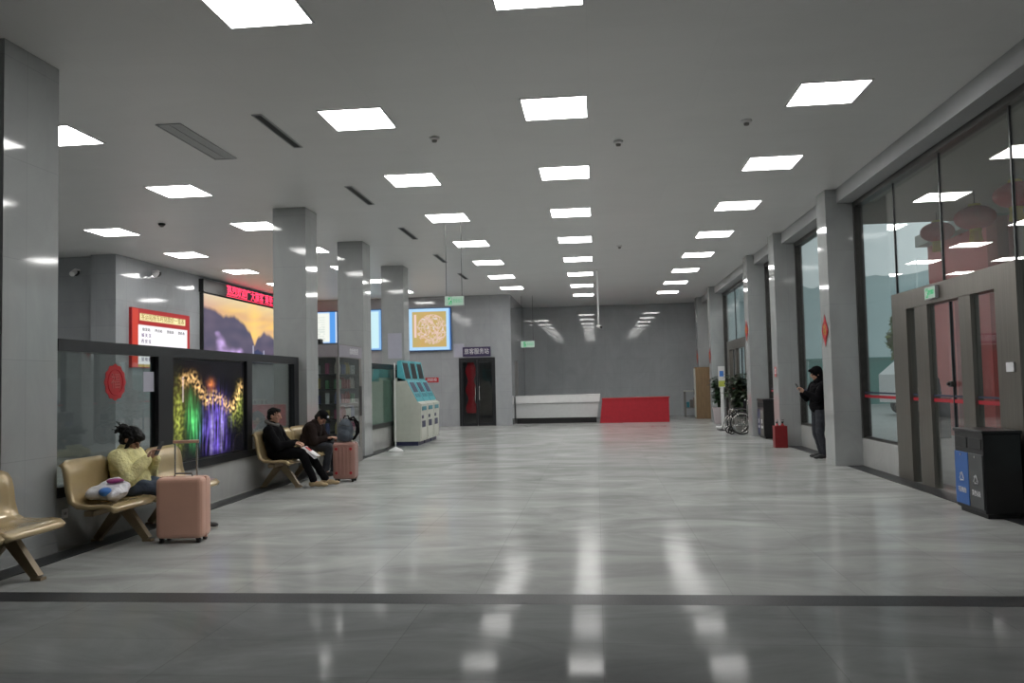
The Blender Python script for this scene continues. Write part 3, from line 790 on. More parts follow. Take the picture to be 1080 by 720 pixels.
tx = text('lettering', '消防栓', .12, (0, 0, 0), (0, -1, 0), M['white_ink'], rs, width=.36); tx.location = (0, -.018, 0)
ps = thing('door_sign', 'dark purple sign with white characters above the dark glass door', 'sign', (-4.21, YM, 2.63))
MB().box(-.50, .50, -.04, 0, -.17, .17).build('board', M['purple_sign'], ps)
tx = text('lettering', '旅客服务站', .22, (0, 0, 0), (0, -1, 0), M['white_ink'], ps, width=.88); tx.location = (0, -.043, 0)
# dark door
f = MB()
f.box(-4.86, -4.78, YM-.02, YM+.1, 0, 2.42); f.box(-3.64, -3.56, YM-.02, YM+.1, 0, 2.42); f.box(-4.78, -3.64, YM-.02, YM+.1, 2.34, 2.42)
dd = struct(f.build('door_1', M['black_frame']))
for a, b in ((-4.78, -4.22), (-4.20, -3.64)):
    lf = MB(); lf.box(a, b, YM+.02, YM+.05, 0, .10); lf.box(a, b, YM+.02, YM+.05, 2.26, 2.34); lf.box(a, a+.05, YM+.02, YM+.05, .1, 2.26); lf.box(b-.05, b, YM+.02, YM+.05, .1, 2.26)
    q = lf.build('door_leaf', M['black_frame'], dd)
    MB().box(a+.05, b-.05, YM+.03, YM+.04, .1, 2.26).build('glass_pane', M['glass_door'], q)
MB().cyl((-4.28, YM-.03, .9), (-4.28, YM-.03, 1.4), .014).cyl((-4.14, YM-.03, .9), (-4.14, YM-.03, 1.4), .014).build('door_handle', M['steel_l'], dd)
rbn = MB(); pts = []
for k in range(20):
    z = .45+k*.095; w_ = .15+.05*math.sin(k*.9); pts.append((w_, z))
for k in range(19):
    rbn.add([(-4.46-pts[k][0], YM+.16, pts[k][1]), (-4.46+pts[k][0], YM+.18, pts[k][1]), (-4.46+pts[k+1][0], YM+.17, pts[k+1][1]), (-4.46-pts[k+1][0], YM+.15, pts[k+1][1]),
             (-4.46-pts[k][0], YM+.20, pts[k][1]), (-4.46+pts[k][0], YM+.22, pts[k][1]), (-4.46+pts[k+1][0], YM+.21, pts[k+1][1]), (-4.46-pts[k+1][0], YM+.19, pts[k+1][1])],
            [(0, 1, 2, 3), (7, 6, 5, 4), (0, 3, 7, 4), (1, 5, 6, 2)])
tag(rbn.build('hanging_banner', M['red_d']), 'red hanging banner behind the dark glass door', 'banner')
struct(MB().box(-2.985, -2.96, 30.2, 31.2, 0, 2.3).build('door_2', M['vend_body']))

# ------------------------------------------------------------------ reception counters
cw = thing('reception_counter', 'long white reception counter with a black recessed base', 'counter', (-2.95, 29.9, 0))
poly = [(0, .20), (0, .86), (.03, .90), (3.12, .90), (3.02, .20)]
MB().prism([(0, .20), (0, .72), (3.02, .74), (2.94, .20)], 'y', 0, .9).build('front_panel', M['white_counter'], cw)
MB().prism([(-.0, .73), (0, 1.0), (3.07, 1.02), (3.04, .75)], 'y', -.07, .95).build('top_ledge', M['white_pl'], cw)
MB().box(.02, 2.92, .05, .85, 0, .20).build('plinth', M['black_pl'], cw)
cr_ = thing('reception_counter', 'solid red reception counter right of the white one', 'counter', (.13, 29.5, 0))
MB().prism([(-.04, 0), (.06, .82), (2.40, .86), (2.40, 0)], 'y', 0, .8).build('body', M['red_d'], cr_)
MB().prism([(.04, .82), (.05, .87), (2.43, .89), (2.43, .855)], 'y', -.03, .82).build('worktop', M['red'], cr_)

# ------------------------------------------------------------------ benches
def seat_profile():
    # side outline (x out from the wall, z): curved perforated-steel shell
    return [(.00, .86), (.035, .80), (.055, .70), (.07, .58), (.10, .48), (.17, .435), (.30, .425), (.42, .435), (.50, .425), (.545, .385)]
def shell(y0, y1, back=True):
    p = seat_profile(); m = MB(); th = .028; n = 10
    pts = p if back else p
    top = []; bot = []
    for i, (x, z) in enumerate(pts):
        a = pts[max(0, i-1)]; b = pts[min(len(pts)-1, i+1)]
        d = Vector((b[0]-a[0], b[1]-a[1])).normalized(); nn = Vector((d.y, -d.x))
        top.append((x, z)); bot.append((x+nn.x*th, z+nn.y*th))
    vs = []; N = len(pts)
    for j in range(n+1):
        t = j/n; y = y0+(y1-y0)*t
        e = min(t, 1-t); lift = .018*max(0, 1-e/.12)
        for k, (x, z) in enumerate(top):
            rnd = .03*max(0, 1-e/.1) if k == 0 else (.02*max(0, 1-e/.1) if k == 1 else 0)
            vs.append((x+(lift if k < 5 else 0), y, z+(lift if k >= 5 else 0)-rnd))
        for k, (x, z) in enumerate(bot): vs.append((x, y, z-(.03*max(0, 1-e/.1) if k == 0 else 0)))
    R = 2*N; fs = []
    for j in range(n):
        for k in range(N-1):
            a = j*R+k; fs.append((a, a+1, a+R+1, a+R)); a = j*R+N+k; fs.append((a+R, a+R+1, a+1, a))
        fs.append((j*R, j*R+R, j*R+R+N, j*R+N)); a = j*R+N-1; fs.append((a, a+N, a+R+N, a+R))
    for j in (0, n):
        for k in range(N-1): fs.append((j*R+k, j*R+k+1, j*R+N+k+1, j*R+N+k))
    m.add(vs, fs, 0, True); return m
def make_bench(x, y, ns, sw, label, legs):
    t = thing('waiting_bench', label, 'bench', (x, y, 0), 0, 'gold metal waiting benches along the left wall')
    for k in range(ns): shell(k*sw+.012, (k+1)*sw-.012).build('seat_shell', M['gold'], t)
    MB().box(.20, .30, .06, ns*sw-.06, .33, .385, bev=.01).build('beam', M['gold_d'], t)
    for k in range(1, ns):
        MB().box(.12, .44, k*sw-.02, k*sw+.02, .37, .40).build('bracket', M['gold_d'], t)
    for ly in legs:
        lg = MB()
        for fx in (-.02, .52):
            a = Vector((.25, ly, .36)); b = Vector((fx, ly, .02)); d = (b-a).normalized(); sd = Vector((d.z, 0, -d.x))
            vs = []
            for c, w_ in ((a-d*.03, .055), (b, .032)):
                for sx, sy in ((-1, -1), (1, -1), (1, 1), (-1, 1)): vs.append(c+sd*w_*sx+Vector((0, .032*sy, 0)))
            lg.add(vs, [(0, 1, 2, 3), (7, 6, 5, 4), (0, 4, 5, 1), (1, 5, 6, 2), (2, 6, 7, 3), (3, 7, 4, 0)])
            lg.box(fx-.045, fx+.045, ly-.035, ly+.035, 0, .022)
        lg.build('leg', M['gold_d'], t)
    return t
XB = -5.03
make_bench(XB, 7.27, 3, .72, 'gold metal bench where the woman in yellow sits', [.62, 1.62])
make_bench(XB, 4.42, 3, .72, 'gold metal bench cut by the left edge of the photo', [.50, 1.84])
make_bench(XB, 11.62, 3, .72, 'gold metal bench where the man in the black jacket sits', [.45, 1.75])

# ------------------------------------------------------------------ people
def ell(m, c, r, mtx=None, n=16, k=10):
    vs = [(0, 0, -1)]; 
    for i in range(1, k):
        a = -PI/2+PI*i/k
        for j in range(n): vs.append((math.cos(a)*math.cos(2*PI*j/n), math.cos(a)*math.sin(2*PI*j/n), math.sin(a)))
    vs.append((0, 0, 1)); fs = []
    for j in range(n): fs.append((0, 1+(j+1) % n, 1+j)); fs.append((len(vs)-1, 1+(k-2)*n+j, 1+(k-2)*n+(j+1) % n))
    for i in range(k-2):
        for j in range(n): fs.append((1+i*n+j, 1+i*n+(j+1) % n, 1+(i+1)*n+(j+1) % n, 1+(i+1)*n+j))
    R = mtx if mtx is not None else Matrix.Identity(3)
    m.add([Vector(c)+R @ Vector((v[0]*r[0], v[1]*r[1], v[2]*r[2])) for v in vs], fs, 0, True)
def cap(m, a, b, ra, rb, n=12):
    a = Vector(a); b = Vector(b); d = (b-a); L = d.length
    if L < 1e-5: return
    d /= L; u = d.orthogonal().normalized(); w = d.cross(u); vs = [a-d*ra]; rings = []
    for i in (-60, -30, 0): rings.append((a+d*ra*math.sin(math.radians(i)), ra*math.cos(math.radians(i))))
    for i in (0, 30, 60): rings.append((b+d*rb*math.sin(math.radians(i)), rb*math.cos(math.radians(i))))
    for c, r in rings:
        for j in range(n): vs.append(c+r*(math.cos(2*PI*j/n)*u+math.sin(2*PI*j/n)*w))
    vs.append(b+d*rb); fs = []; K = len(rings)
    for j in range(n): fs.append((0, 1+(j+1) % n, 1+j)); fs.append((len(vs)-1, 1+(K-1)*n+j, 1+(K-1)*n+(j+1) % n))
    for i in range(K-1):
        for j in range(n): fs.append((1+i*n+j, 1+i*n+(j+1) % n, 1+(i+1)*n+(j+1) % n, 1+(i+1)*n+j))
    m.add(vs, fs, 0, True)
def fuse(m, name, material, parent, voxel=.008, smooth=3, wob=0., wscale=12):
    """melt the pieces into one continuous surface"""
    o = m.build(name, material, None)
    md = o.modifiers.new('r', 'REMESH'); md.mode = 'VOXEL'; md.voxel_size = voxel; md.use_smooth_shade = True
    if smooth: s_ = o.modifiers.new('s', 'SMOOTH'); s_.iterations = smooth; s_.factor = .5
    bpy.context.view_layer.update()
    dg = bpy.context.evaluated_depsgraph_get()
    me = bpy.data.meshes.new_from_object(o.evaluated_get(dg)); me.name = name
    o.modifiers.clear(); old = o.data; o.data = me; bpy.data.meshes.remove(old)
    if wob:
        cs = [v.co.copy() for v in me.vertices]; ns = [v.normal.copy() for v in me.vertices]
        me.vertices.foreach_set('co', [x for c, n_ in zip(cs, ns) for x in (c+n_*wob*noise.noise(c*wscale))]); me.update()
    for p in me.polygons: p.use_smooth = True
    if not len(me.materials): me.materials.append(material)
    o.parent = parent
    return o
def rot_to(d, up=(0, 0, 1)):
    """matrix whose y axis is d (forward), z as near up as it can be"""
    y = Vector(d).normalized(); x = y.cross(Vector(up)).normalized(); z = x.cross(y)
    return Matrix((x, y, z)).transposed()
def head_pieces(m, c, R, s=1.0):
    c = Vector(c)
    P = lambda x, y, z: c+R @ Vector((x*s, y*s, z*s))
    ell(m, P(0, -.012, .028), (.073*s, .092*s, .088*s), R)
    ell(m, P(0, .022, -.035), (.055*s, .062*s, .075*s), R)
    ell(m, P(0, .052, -.078), (.026*s, .025*s, .022*s), R)             # chin
    cap(m, P(0, .088, .012), P(0, .104, -.020), .010*s, .014*s)         # nose
    for sx in (-1, 1):
        ell(m, P(sx*.074, -.008, -.008), (.012*s, .020*s, .030*s), R)   # ears
        ell(m, P(sx*.030, .076, .022), (.020*s, .010*s, .008*s), R)     # brow
        ell(m, P(sx*.036, .062, -.022), (.022*s, .018*s, .020*s), R)    # cheek
def hand_pieces(m, w, d, n, curl=.5, side=1, s=1.0):
    """w wrist, d direction of the fingers, n palm normal, side: which side the thumb leaves"""
    w = Vector(w); d = Vector(d).normalized(); n = (Vector(n)-d*Vector(n).dot(d)).normalized(); t = d.cross(n)*side
    R = Matrix((t, d, n)).transposed()
    ell(m, w+d*.045*s, (.040*s, .050*s, .017*s), R)
    for k, L in enumerate((.070, .080, .075, .058)):
        b = w+d*.082*s+t*(.030-.020*k)*s
        L *= s; a1 = curl*.5; a2 = curl*1.2; a3 = curl*1.8
        p1 = b+(d*math.cos(a1)+n*math.sin(a1))*L*.45
        p2 = p1+(d*math.cos(a2)+n*math.sin(a2))*L*.32
        p3 = p2+(d*math.cos(a3)+n*math.sin(a3))*L*.23
        cap(m, b, p1, .0092*s, .0085*s, 8); cap(m, p1, p2, .0085*s, .008*s, 8); cap(m, p2, p3, .008*s, .007*s, 8)
    b = w+d*.022*s+t*.028*s
    p1 = b+(t*.75+d*.6+n*.35).normalized()*.040*s; p2 = p1+(t*.25+d*.85+n*.45).normalized()*.032*s
    cap(m, b, p1, .012*s, .010*s, 8); cap(m, p1, p2, .010*s, .008*s, 8)
def shoe_pieces(m, ankle, toe, s=1.0):
    a = Vector(ankle); t = Vector(toe); d = (t-a); d.z = 0; d.normalize(); R = rot_to(d)
    ground = t.z
    h = Vector((a.x, a.y, ground))
    ell(m, h+Vector((0, 0, .045))-d*.02, (.040*s, .055*s, .045*s), R)
    ell(m, h+d*.08+Vector((0, 0, .042)), (.040*s, .085*s, .040*s), R)
    ell(m, h+d*.165+Vector((0, 0, .032)), (.044*s, .060*s, .030*s), R)
    cap(m, a, h+Vector((0, 0, .05)), .042*s, .045*s)
def person(root, J, build=1.0, coat='black_cloth', pants='jeans', shoe='shoe', hairstyle='short', puff=1.0, hand_dirs=None, curl=(.6, .6), hood=False, collar=None, voxel=.0085, wob=.010, sole=None, coat_len=.1):
    V = {k: Vector(v) for k, v in J.items()}
    R = rot_to(V['look'], V.get('headup', Vector((0, 0, 1))))
    spine = (V['chest']-V['pelvis']); sR = rot_to(V['front'], spine)
    b = MB(); h = V['head']
    head_pieces(b, h, R)
    cap(b, h+R @ Vector((0, -.02, -.06)), V['neck'], .052, .058)
    cap(b, V['neck'], V['chest'], .07, .10)
    ell(b, V['chest'], (.155*build, .105*build, .16), sR)
    ell(b, (V['chest']+V['pelvis'])/2, (.135*build, .10*build, .15), sR)
    ell(b, V['pelvis'], (.165*build, .12*build, .12), sR)
    for s in 'LR':
        cap(b, V['sh'+s], V['el'+s], .050, .040); cap(b, V['el'+s], V['wr'+s], .040, .027)
        cap(b, V['chest'], V['sh'+s], .09, .055)
        cap(b, V['hip'+s], V['kn'+s], .080, .055); cap(b, V['kn'+s], V['an'+s], .054, .036)
        cap(b, V['an'+s]-Vector((0, 0, .02)), V['an'+s].lerp(V['to'+s], .5)+Vector((0, 0, .0)), .030, .020)
        hd = hand_dirs[s]
        hand_pieces(b, V['wr'+s], hd[0], hd[1], hd[2], 1 if s == 'R' else -1)
    fuse(b, 'body', M['skin'], root, .0062, 1)
    # eyes and mouth
    for sx in (-1, 1):
        e = MB(); ell(e, h+R @ Vector((sx*.030, .080, .004)), (.012, .007, .006), R, 10, 6); e.build('eye', M['eye'], root)
    e = MB(); ell(e, h+R @ Vector((0, .083, -.050)), (.022, .010, .007), R, 10, 6); e.build('mouth', M['lips'], root)
    # trousers
    p = MB()
    ell(p, V['pelvis'], (.185*build, .14*build, .13), sR)
    for s in 'LR':
        cap(p, V['hip'+s], V['kn'+s], .098*build, .074); e = V['kn'+s].lerp(V['an'+s], 1.0)
        cap(p, V['kn'+s], e, .072, .056)
    fuse(p, 'trousers', M[pants], root, .010, 3, wob*.9, 14)
    for s in 'LR':
        sh = MB(); shoe_pieces(sh, V['an'+s], V['to'+s]); so = fuse(sh, 'shoe', M[shoe], root, .006, 2)
        if sole:
            d = V['to'+s]-V['an'+s]; d.z = 0; d.normalize(); Rz = rot_to(d); sl = MB(); g = Vector((V['an'+s].x, V['an'+s].y, V['to'+s].z))
            pts = []
            for k in range(24):
                a = 2*PI*k/24; pts.append(g+d*.07+Rz @ Vector((.046*math.cos(a)*(1-.12*math.sin(a)*-1), .155*math.sin(a), 0)))
            vs = [q+Vector((0, 0, .0)) for q in pts]+[q+Vector((0, 0, .022)) for q in pts]
            sl.add(vs, [tuple(range(23, -1, -1)), tuple(range(24, 48))]+[(i, (i+1) % 24, 24+(i+1) % 24, 24+i) for i in range(24)])
            sl.build('sole', M[sole], so)
    # jacket
    c = MB(); k = puff
    ell(c, V['chest'], (.185*build*k, .14*build*k, .18), sR)
    ell(c, (V['chest']+V['pelvis'])/2, (.185*build*k, .145*build*k, .18), sR)
    ell(c, V['pelvis']+sR @ Vector((0, 0, .05)), (.20*build*k, .155*build*k, coat_len), sR)
    cap(c, V['neck']-sR @ Vector((0, 0, .01)), V['chest'], .082*k, .13)
    for s in 'LR':
        cap(c, V['sh'+s], V['el'+s], .074*k, .064*k); e = V['el'+s].lerp(V['wr'+s], .93); cap(c, V['el'+s], e, .064*k, .046*k)
        cap(c, V['chest'], V['sh'+s], .13, .078*k)
    fuse(c, 'jacket', M[coat], root, voxel, 4, wob*1.6, 10)
    if collar:
        q = MB(); up = sR @ Vector((0, 0, 1)); pts = []
        for i in range(20):
            a = 2*PI*i/20; pts.append(V['neck']+sR @ Vector((.085*math.cos(a), .085*math.sin(a), .02-.03*math.sin(a))))
        q.tube(pts, .028, n=10, closed=True); fuse(q, 'collar', M[collar], root, .008, 3, .004, 20)
    # hair
    m = MB(); P = lambda x, y, z: h+R @ Vector((x, y, z))
    if hood:
        ell(m, P(0, -.025, .032), (.098, .112, .112), R); ell(m, P(0, -.055, -.05), (.09, .085, .09), R)
        cap(m, P(0, -.05, -.07), V['neck'], .085, .10)
        ell(m, P(0, .062, .085), (.075, .055, .03), R)
        fuse(m, 'hood', M[coat], root, .009, 3, .006, 16)
    elif hairstyle == 'short':
        ell(m, P(0, -.022, .042), (.081, .096, .086), R); ell(m, P(0, -.05, -.01), (.075, .065, .07), R)
        ell(m, P(0, .048, .088), (.062, .042, .028), R)
        fuse(m, 'hair', M['hair'], root, .007, 2, .008, 40)
    elif hairstyle == 'cap':
        ell(m, P(0, -.022, .042), (.083, .098, .09), R); ell(m, P(0, -.05, -.02), (.077, .065, .07), R)
        fuse(m, 'hair', M['hair'], root, .007, 2, .006, 40)
        q = MB(); ell(q, P(0, -.01, .07), (.088, .10, .07), R); ell(q, P(0, .10, .062), (.07, .06, .012), R); fuse(q, 'cap', M['black_cloth'], root, .007, 2)
        q = MB(); ell(q, P(0, .075, .095), (.032, .02, .02), R, 12, 8); q.build('cap_badge', M['lilac_plastic'], root)
    elif hairstyle == 'bun':
        ell(m, P(0, -.02, .04), (.092, .108, .098), R); ell(m, P(0, -.045, -.02), (.088, .08, .085), R)
        ell(m, P(0, .055, .075), (.074, .05, .045), R)
        for sx in (-1, 1): cap(m, P(sx*.078, .03, .03), P(sx*.078, .04, -.09), .025, .016)
        ell(m, P(0, -.135, .03), (.065, .06, .058), R)
        for i, (dx, dz) in enumerate(((-.02, .05), (.02, .0), (.0, -.05), (.03, .06))):
            cap(m, P(0, -.14, .03), P(dx, -.235, dz), .016, .004, 8)
        cap(m, P(0, -.16, .01), P(.0, -.19, -.05), .03, .015)
        fuse(m, 'hair', M['hair'], root, .007, 1, .010, 35)

# woman in yellow (local +y looks into the hall, local +x towards the camera)
wm = thing('person', 'person in a fluffy pale yellow jacket and jeans sitting bent over a phone', 'person', (XB+.02, 8.10, 0), -PI/2)
Jw = dict(head=(0, .20, 1.00), look=(.0, .80, -.62), headup=(0, .3, 1), neck=(0, .13, .90), chest=(0, .15, .76), pelvis=(0, .20, .53), front=(0, 1, 0),
          shL=(-.17, .15, .83), shR=(.17, .15, .83), elL=(-.20, .30, .64), elR=(.20, .30, .64), wrL=(-.06, .42, .80), wrR=(.07, .41, .80),
          hipL=(-.10, .22, .52), hipR=(.10, .22, .52), knL=(-.20, .62, .50), knR=(.0, .58, .49), anL=(-.36, .72, .11), anR=(-.06, .54, .12), toL=(-.40, .88, .02), toR=(-.07, .70, .02))
person(wm, Jw, 1.02, 'yellow_coat', 'jeans', 'shoe', 'bun', puff=1.16, hand_dirs={'L': ((.35, .25, .8), (.3, .6, -.3), .9), 'R': ((-.15, .3, .8), (-.3, .6, -.3), .9)}, wob=.012, sole='sole', coat_len=.15)
ph = thing('smartphone', 'dark smartphone held up by the woman in yellow', 'phone', (XB+.02+.50, 8.10, .905), -PI/2)
mt = Matrix.Rotation(-.45, 4, 'X')
MB().box(-.037, .037, -.004, .004, -.075, .075, mtx=mt, bev=.003).build('case', M['black_pl'], ph)
MB().box(-.033, .033, -.0055, -.004, -.068, .068, mtx=mt).build('screen', emit('phone_screen', (.8, .85, .9), .35), ph)
# the man
mn = thing('person', 'person in a black jacket and dark trousers sitting with papers in hand', 'person', (XB+.02, 12.0, 0), -PI/2)
Jm = dict(head=(0, .16, 1.08), look=(.05, 1, -.10), neck=(0, .12, .95), chest=(0, .13, .79), pelvis=(0, .20, .53), front=(0, 1, 0),
          shL=(-.19, .14, .87), shR=(.19, .14, .87), elL=(-.24, .26, .65), elR=(.23, .30, .64), wrL=(-.10, .46, .67), wrR=(.08, .49, .67),
          hipL=(-.10, .24, .52), hipR=(.10, .24, .52), knL=(-.13, .64, .52), knR=(.10, .62, .52), anL=(-.16, .88, .12), anR=(.06, .78, .12), toL=(-.18, 1.04, .02), toR=(.06, .95, .02))
person(mn, Jm, 1.02, 'black_cloth', 'black_cloth', 'beige_shoe', 'short', puff=1.02, hand_dirs={'L': ((.25, .9, -.1), (0, -.1, -1), .7), 'R': ((-.2, .9, -.25), (0, -.2, -1), .8)}, collar='grey_cloth', coat_len=.14)
pp = thing('paper_leaflets', 'folded white and red papers held over the knee of the man in black', 'papers', (XB+.02+.60, 12.02, .60), -PI/2)
pb = MB()
for i, (a, dx) in enumerate(((-.55, 0), (-.72, .03), (-.62, -.05))):
    pb.box(-.07+dx, .07+dx, 0, .26, .006*i, .006*i+.003, mtx=Matrix.Rotation(a, 4, 'X'))
pb.build('sheet', M['paper'], pp)
MB().box(-.07, .02, .02, .12, .018, .020, mtx=Matrix.Rotation(-.62, 4, 'X')).build('red_print', M['red_ink'], pp)
# third seated person
p3 = thing('person', 'person in a dark brown jacket and cap leaning forward on a seat', 'person', (XB+.02, 13.42, 0), -PI/2)
J3 = dict(head=(0, .40, .98), look=(.15, .72, -.70), headup=(0, .5, 1), neck=(0, .30, .89), chest=(0, .24, .76), pelvis=(0, .18, .54), front=(0, .85, -.4),
          shL=(-.19, .28, .83), shR=(.19, .28, .83), elL=(-.24, .38, .62), elR=(.23, .36, .60), wrL=(-.06, .52, .64), wrR=(.07, .50, .64),
          hipL=(-.10, .22, .52), hipR=(.10, .22, .52), knL=(-.16, .60, .50), knR=(.14, .58, .50), anL=(-.14, .56, .12), anR=(.12, .50, .12), toL=(-.14, .74, .02), toR=(.13, .68, .02))
person(p3, J3, 1.05, 'brown_cloth', 'slate_cloth', 'shoe', 'cap', puff=1.12, hand_dirs={'L': ((.3, .8, .2), (0, .1, -1), .7), 'R': ((-.3, .8, .2), (0, .1, -1), .7)}, coat_len=.17)
# person by the window: local +y looks towards the glass doors' far side (-X)
p4 = thing('person', 'person in a black hooded jacket standing by the pillar with hands raised', 'person', (3.97, 15.35, 0), PI/2+.15)
J4 = dict(head=(0, .02, 1.54), look=(0, 1, -.28), neck=(0, -.03, 1.40), chest=(0, -.01, 1.22), pelvis=(0, -.01, .92), front=(0, 1, 0),
          shL=(-.19, -.01, 1.33), shR=(.19, -.01, 1.33), elL=(-.23, .10, 1.09), elR=(.22, .12, 1.10), wrL=(-.07, .27, 1.22), wrR=(.07, .26, 1.20),
          hipL=(-.09, -.01, .88), hipR=(.09, -.01, .88), knL=(-.11, .03, .48), knR=(.13, .0, .48), anL=(-.11, -.05, .11), anR=(.16, -.10, .11), toL=(-.12, .10, .02), toR=(.17, .06, .02))
person(p4, J4, 1.0, 'black_cloth', 'slate_cloth', 'shoe', 'short', puff=1.05, hood=True, hand_dirs={'L': ((.3, .45, .75), (.2, .5, -.6), .9), 'R': ((-.3, .45, .75), (-.2, .5, -.6), .9)}, coat_len=.16)
ph2 = thing('smartphone', 'small phone in the raised hands of the person in the hood', 'phone', (3.97-.36, 15.30, 1.31), PI/2+.15)
MB().box(-.037, .037, -.004, .004, -.07, .07, mtx=Matrix.Rotation(-.5, 4, 'X'), bev=.003).build('case', M['black_pl'], ph2)
# person outside
p5 = thing('person', 'person in dark clothes with pale trousers standing outside the glass doors', 'person', (6.98, 18.3, -.02), PI*.8)
J5 = dict(head=(0, .02, 1.58), look=(0, 1, -.1), neck=(0, -.02, 1.44), chest=(0, 0, 1.25), pelvis=(0, 0, .94), front=(0, 1, 0),
          shL=(-.18, 0, 1.37), shR=(.18, 0, 1.37), elL=(-.23, .02, 1.10), elR=(.23, .06, 1.12), wrL=(-.22, .10, .88), wrR=(.10, .24, 1.15),
          hipL=(-.09, 0, .90), hipR=(.09, 0, .90), knL=(-.10, .03, .49), knR=(.11, .02, .49), anL=(-.11, -.03, .11), anR=(.12, -.04, .11), toL=(-.12, .12, .02), toR=(.14, .11, .02))
M['pale_cloth'] = mat('pale_pink_grey_cloth', (.32, .25, .26), .85, var=.2, scale=12)
person(p5, J5, 1.0, 'slate_cloth', 'pale_cloth', 'shoe', 'short', puff=1.05, hand_dirs={'L': ((0, .2, -1), (1, 0, 0), .5), 'R': ((-.6, .5, .2), (0, -1, 0), .5)}, coat_len=.2)

# ------------------------------------------------------------------ luggage
def suitcase(loc, w, d, h, label, m, rz=0, handle=.35, ribs=True, studs=False):
    t = thing('suitcase', label, 'suitcase', loc, rz)
    z0 = .045
    MB().box(-w/2, w/2, -d/2, d/2, z0, h, bev=.045).build('shell', m, t)
    rb_ = MB()
    if ribs:
        for k in range(5):
            x = -w/2+w*(k+1)/6; rb_.box(x-.012, x+.012, -d/2-.006, d/2+.006, z0+.07, h-.07, bev=.005)
        rb_.build('rib', m, t)
    if studs:
        st = MB()
        for sx in (-1, 1):
            for zz in (z0+.10, h-.10): st.cyl((sx*w*.32, -d/2-.012, zz), (sx*w*.32, -d/2, zz), .022, n=12)
        st.build('corner_stud', M['red_d'], t)
    MB().box(-w/2-.003, w/2+.003, -.012, .012, z0-.003, h+.003, bev=.006).build('zip_seam', m, t)
    if handle:
        hb_ = MB()
        for sx in (-1, 1): hb_.cyl((sx*w*.24, d*.22, h-.02), (sx*w*.24, d*.22, h+handle), .009, n=8)
        hb_.build('handle_rail', M['steel_l'], t)
        MB().box(-w*.24-.018, w*.24+.018, d*.22-.014, d*.22+.014, h+handle-.004, h+handle+.026, bev=.008).build('pull_grip', M['pink_case'], t)
    gp = MB(); gp.tube([(-.09, 0, h), (-.08, 0, h+.03), (.08, 0, h+.03), (.09, 0, h)], .009, n=8); gp.build('carry_handle', M['vend_body'], t)
    MB().box(-w/2-.02, -w/2, -.015, .015, h*.45, h*.72, bev=.007).build('side_handle', m, t)
    for sx in (-1, 1):
        for sy in (-1, 1):
            q = MB().cyl((sx*(w/2-.05)-.014, sy*(d/2-.05), .026), (sx*(w/2-.05)+.014, sy*(d/2-.05), .026), .026, n=14)
            q.box(sx*(w/2-.05)-.02, sx*(w/2-.05)+.02, sy*(d/2-.05)-.018, sy*(d/2-.05)+.018, .035, .06); q.build('wheel', M['black_rubber'], t)
    return t
suitcase((-4.12, 7.86, 0), .46, .27, .64, 'pink hard-shell suitcase with its pull handle raised', M['pink_case'], .10, .33, ribs=False)
suitcase((-3.99, 12.75, 0), .36, .26, .62, 'rose-gold hard-shell suitcase with dark corner studs and a backpack on it', M['rose_case'], .05, 0, studs=True)
bk = thing('backpack', 'slate and black backpack standing on the rose-gold suitcase', 'backpack', (-3.97, 12.75, .632))
q = MB(); ell(q, (-.02, 0, .17), (.13, .10, .19)); ell(q, (-.02, -.05, .10), (.11, .08, .11)); ell(q, (-.02, 0, .06), (.14, .10, .07)); fuse(q, 'bag_body', M['bag_grey'], bk, .008, 3, .008, 14)
q = MB(); q.tube([(.06, .0, .34), (.13, 0, .33), (.17, 0, .22), (.16, .0, .10), (.10, 0, .02)], .018, n=8); q.tube([(.02, .03, .34), (.10, .05, .38), (.18, .04, .28), (.19, .03, .14), (.12, 0, .03)], .016, n=8); q.build('shoulder_strap', M['black_cloth'], bk)
MB().tube([(-.05, 0, .35), (-.03, 0, .40), (.03, 0, .40), (.05, 0, .34)], .010, n=8).build('grab_loop', M['black_cloth'], bk)
MB().tube([(-.10, -.09, .24), (-.02, -.115, .26), (.07, -.09, .24)], .006, n=6).build('zip', M['black_pl'], bk)
# bag on the near bench
pl = thing('plastic_bag', 'crumpled white and blue plastic bag on the gold seat beside the woman', 'bag', (XB+.30, 7.57, .46))
q = MB(); ell(q, (0, 0, .05), (.14, .13, .06)); ell(q, (-.02, .08, .08), (.11, .12, .07)); ell(q, (.06, -.05, .05), (.09, .08, .05)); ell(q, (0, .1, .11), (.06, .06, .05)); fuse(q, 'film', M['lilac_plastic'], pl, .009, 1, .035, 11); pl.scale = (1.3, 1.3, 1.25)
q = MB(); ell(q, (.04, -.10, .07), (.05, .05, .035)); q.build('blue_pack', M['blue_blob'], pl)
q = MB(); ell(q, (.02, .05, .135), (.06, .07, .018)); q.build('magenta_print', M['magenta_blob'], pl)
# small carton on the near bench's end
ct = tag(MB().box(-4.95, -4.90, 6.20, 6.25, .46, .52).build('paper_cup', M['paper']), 'tiny white cup near the end of the leftmost bench', 'cup') if False else None

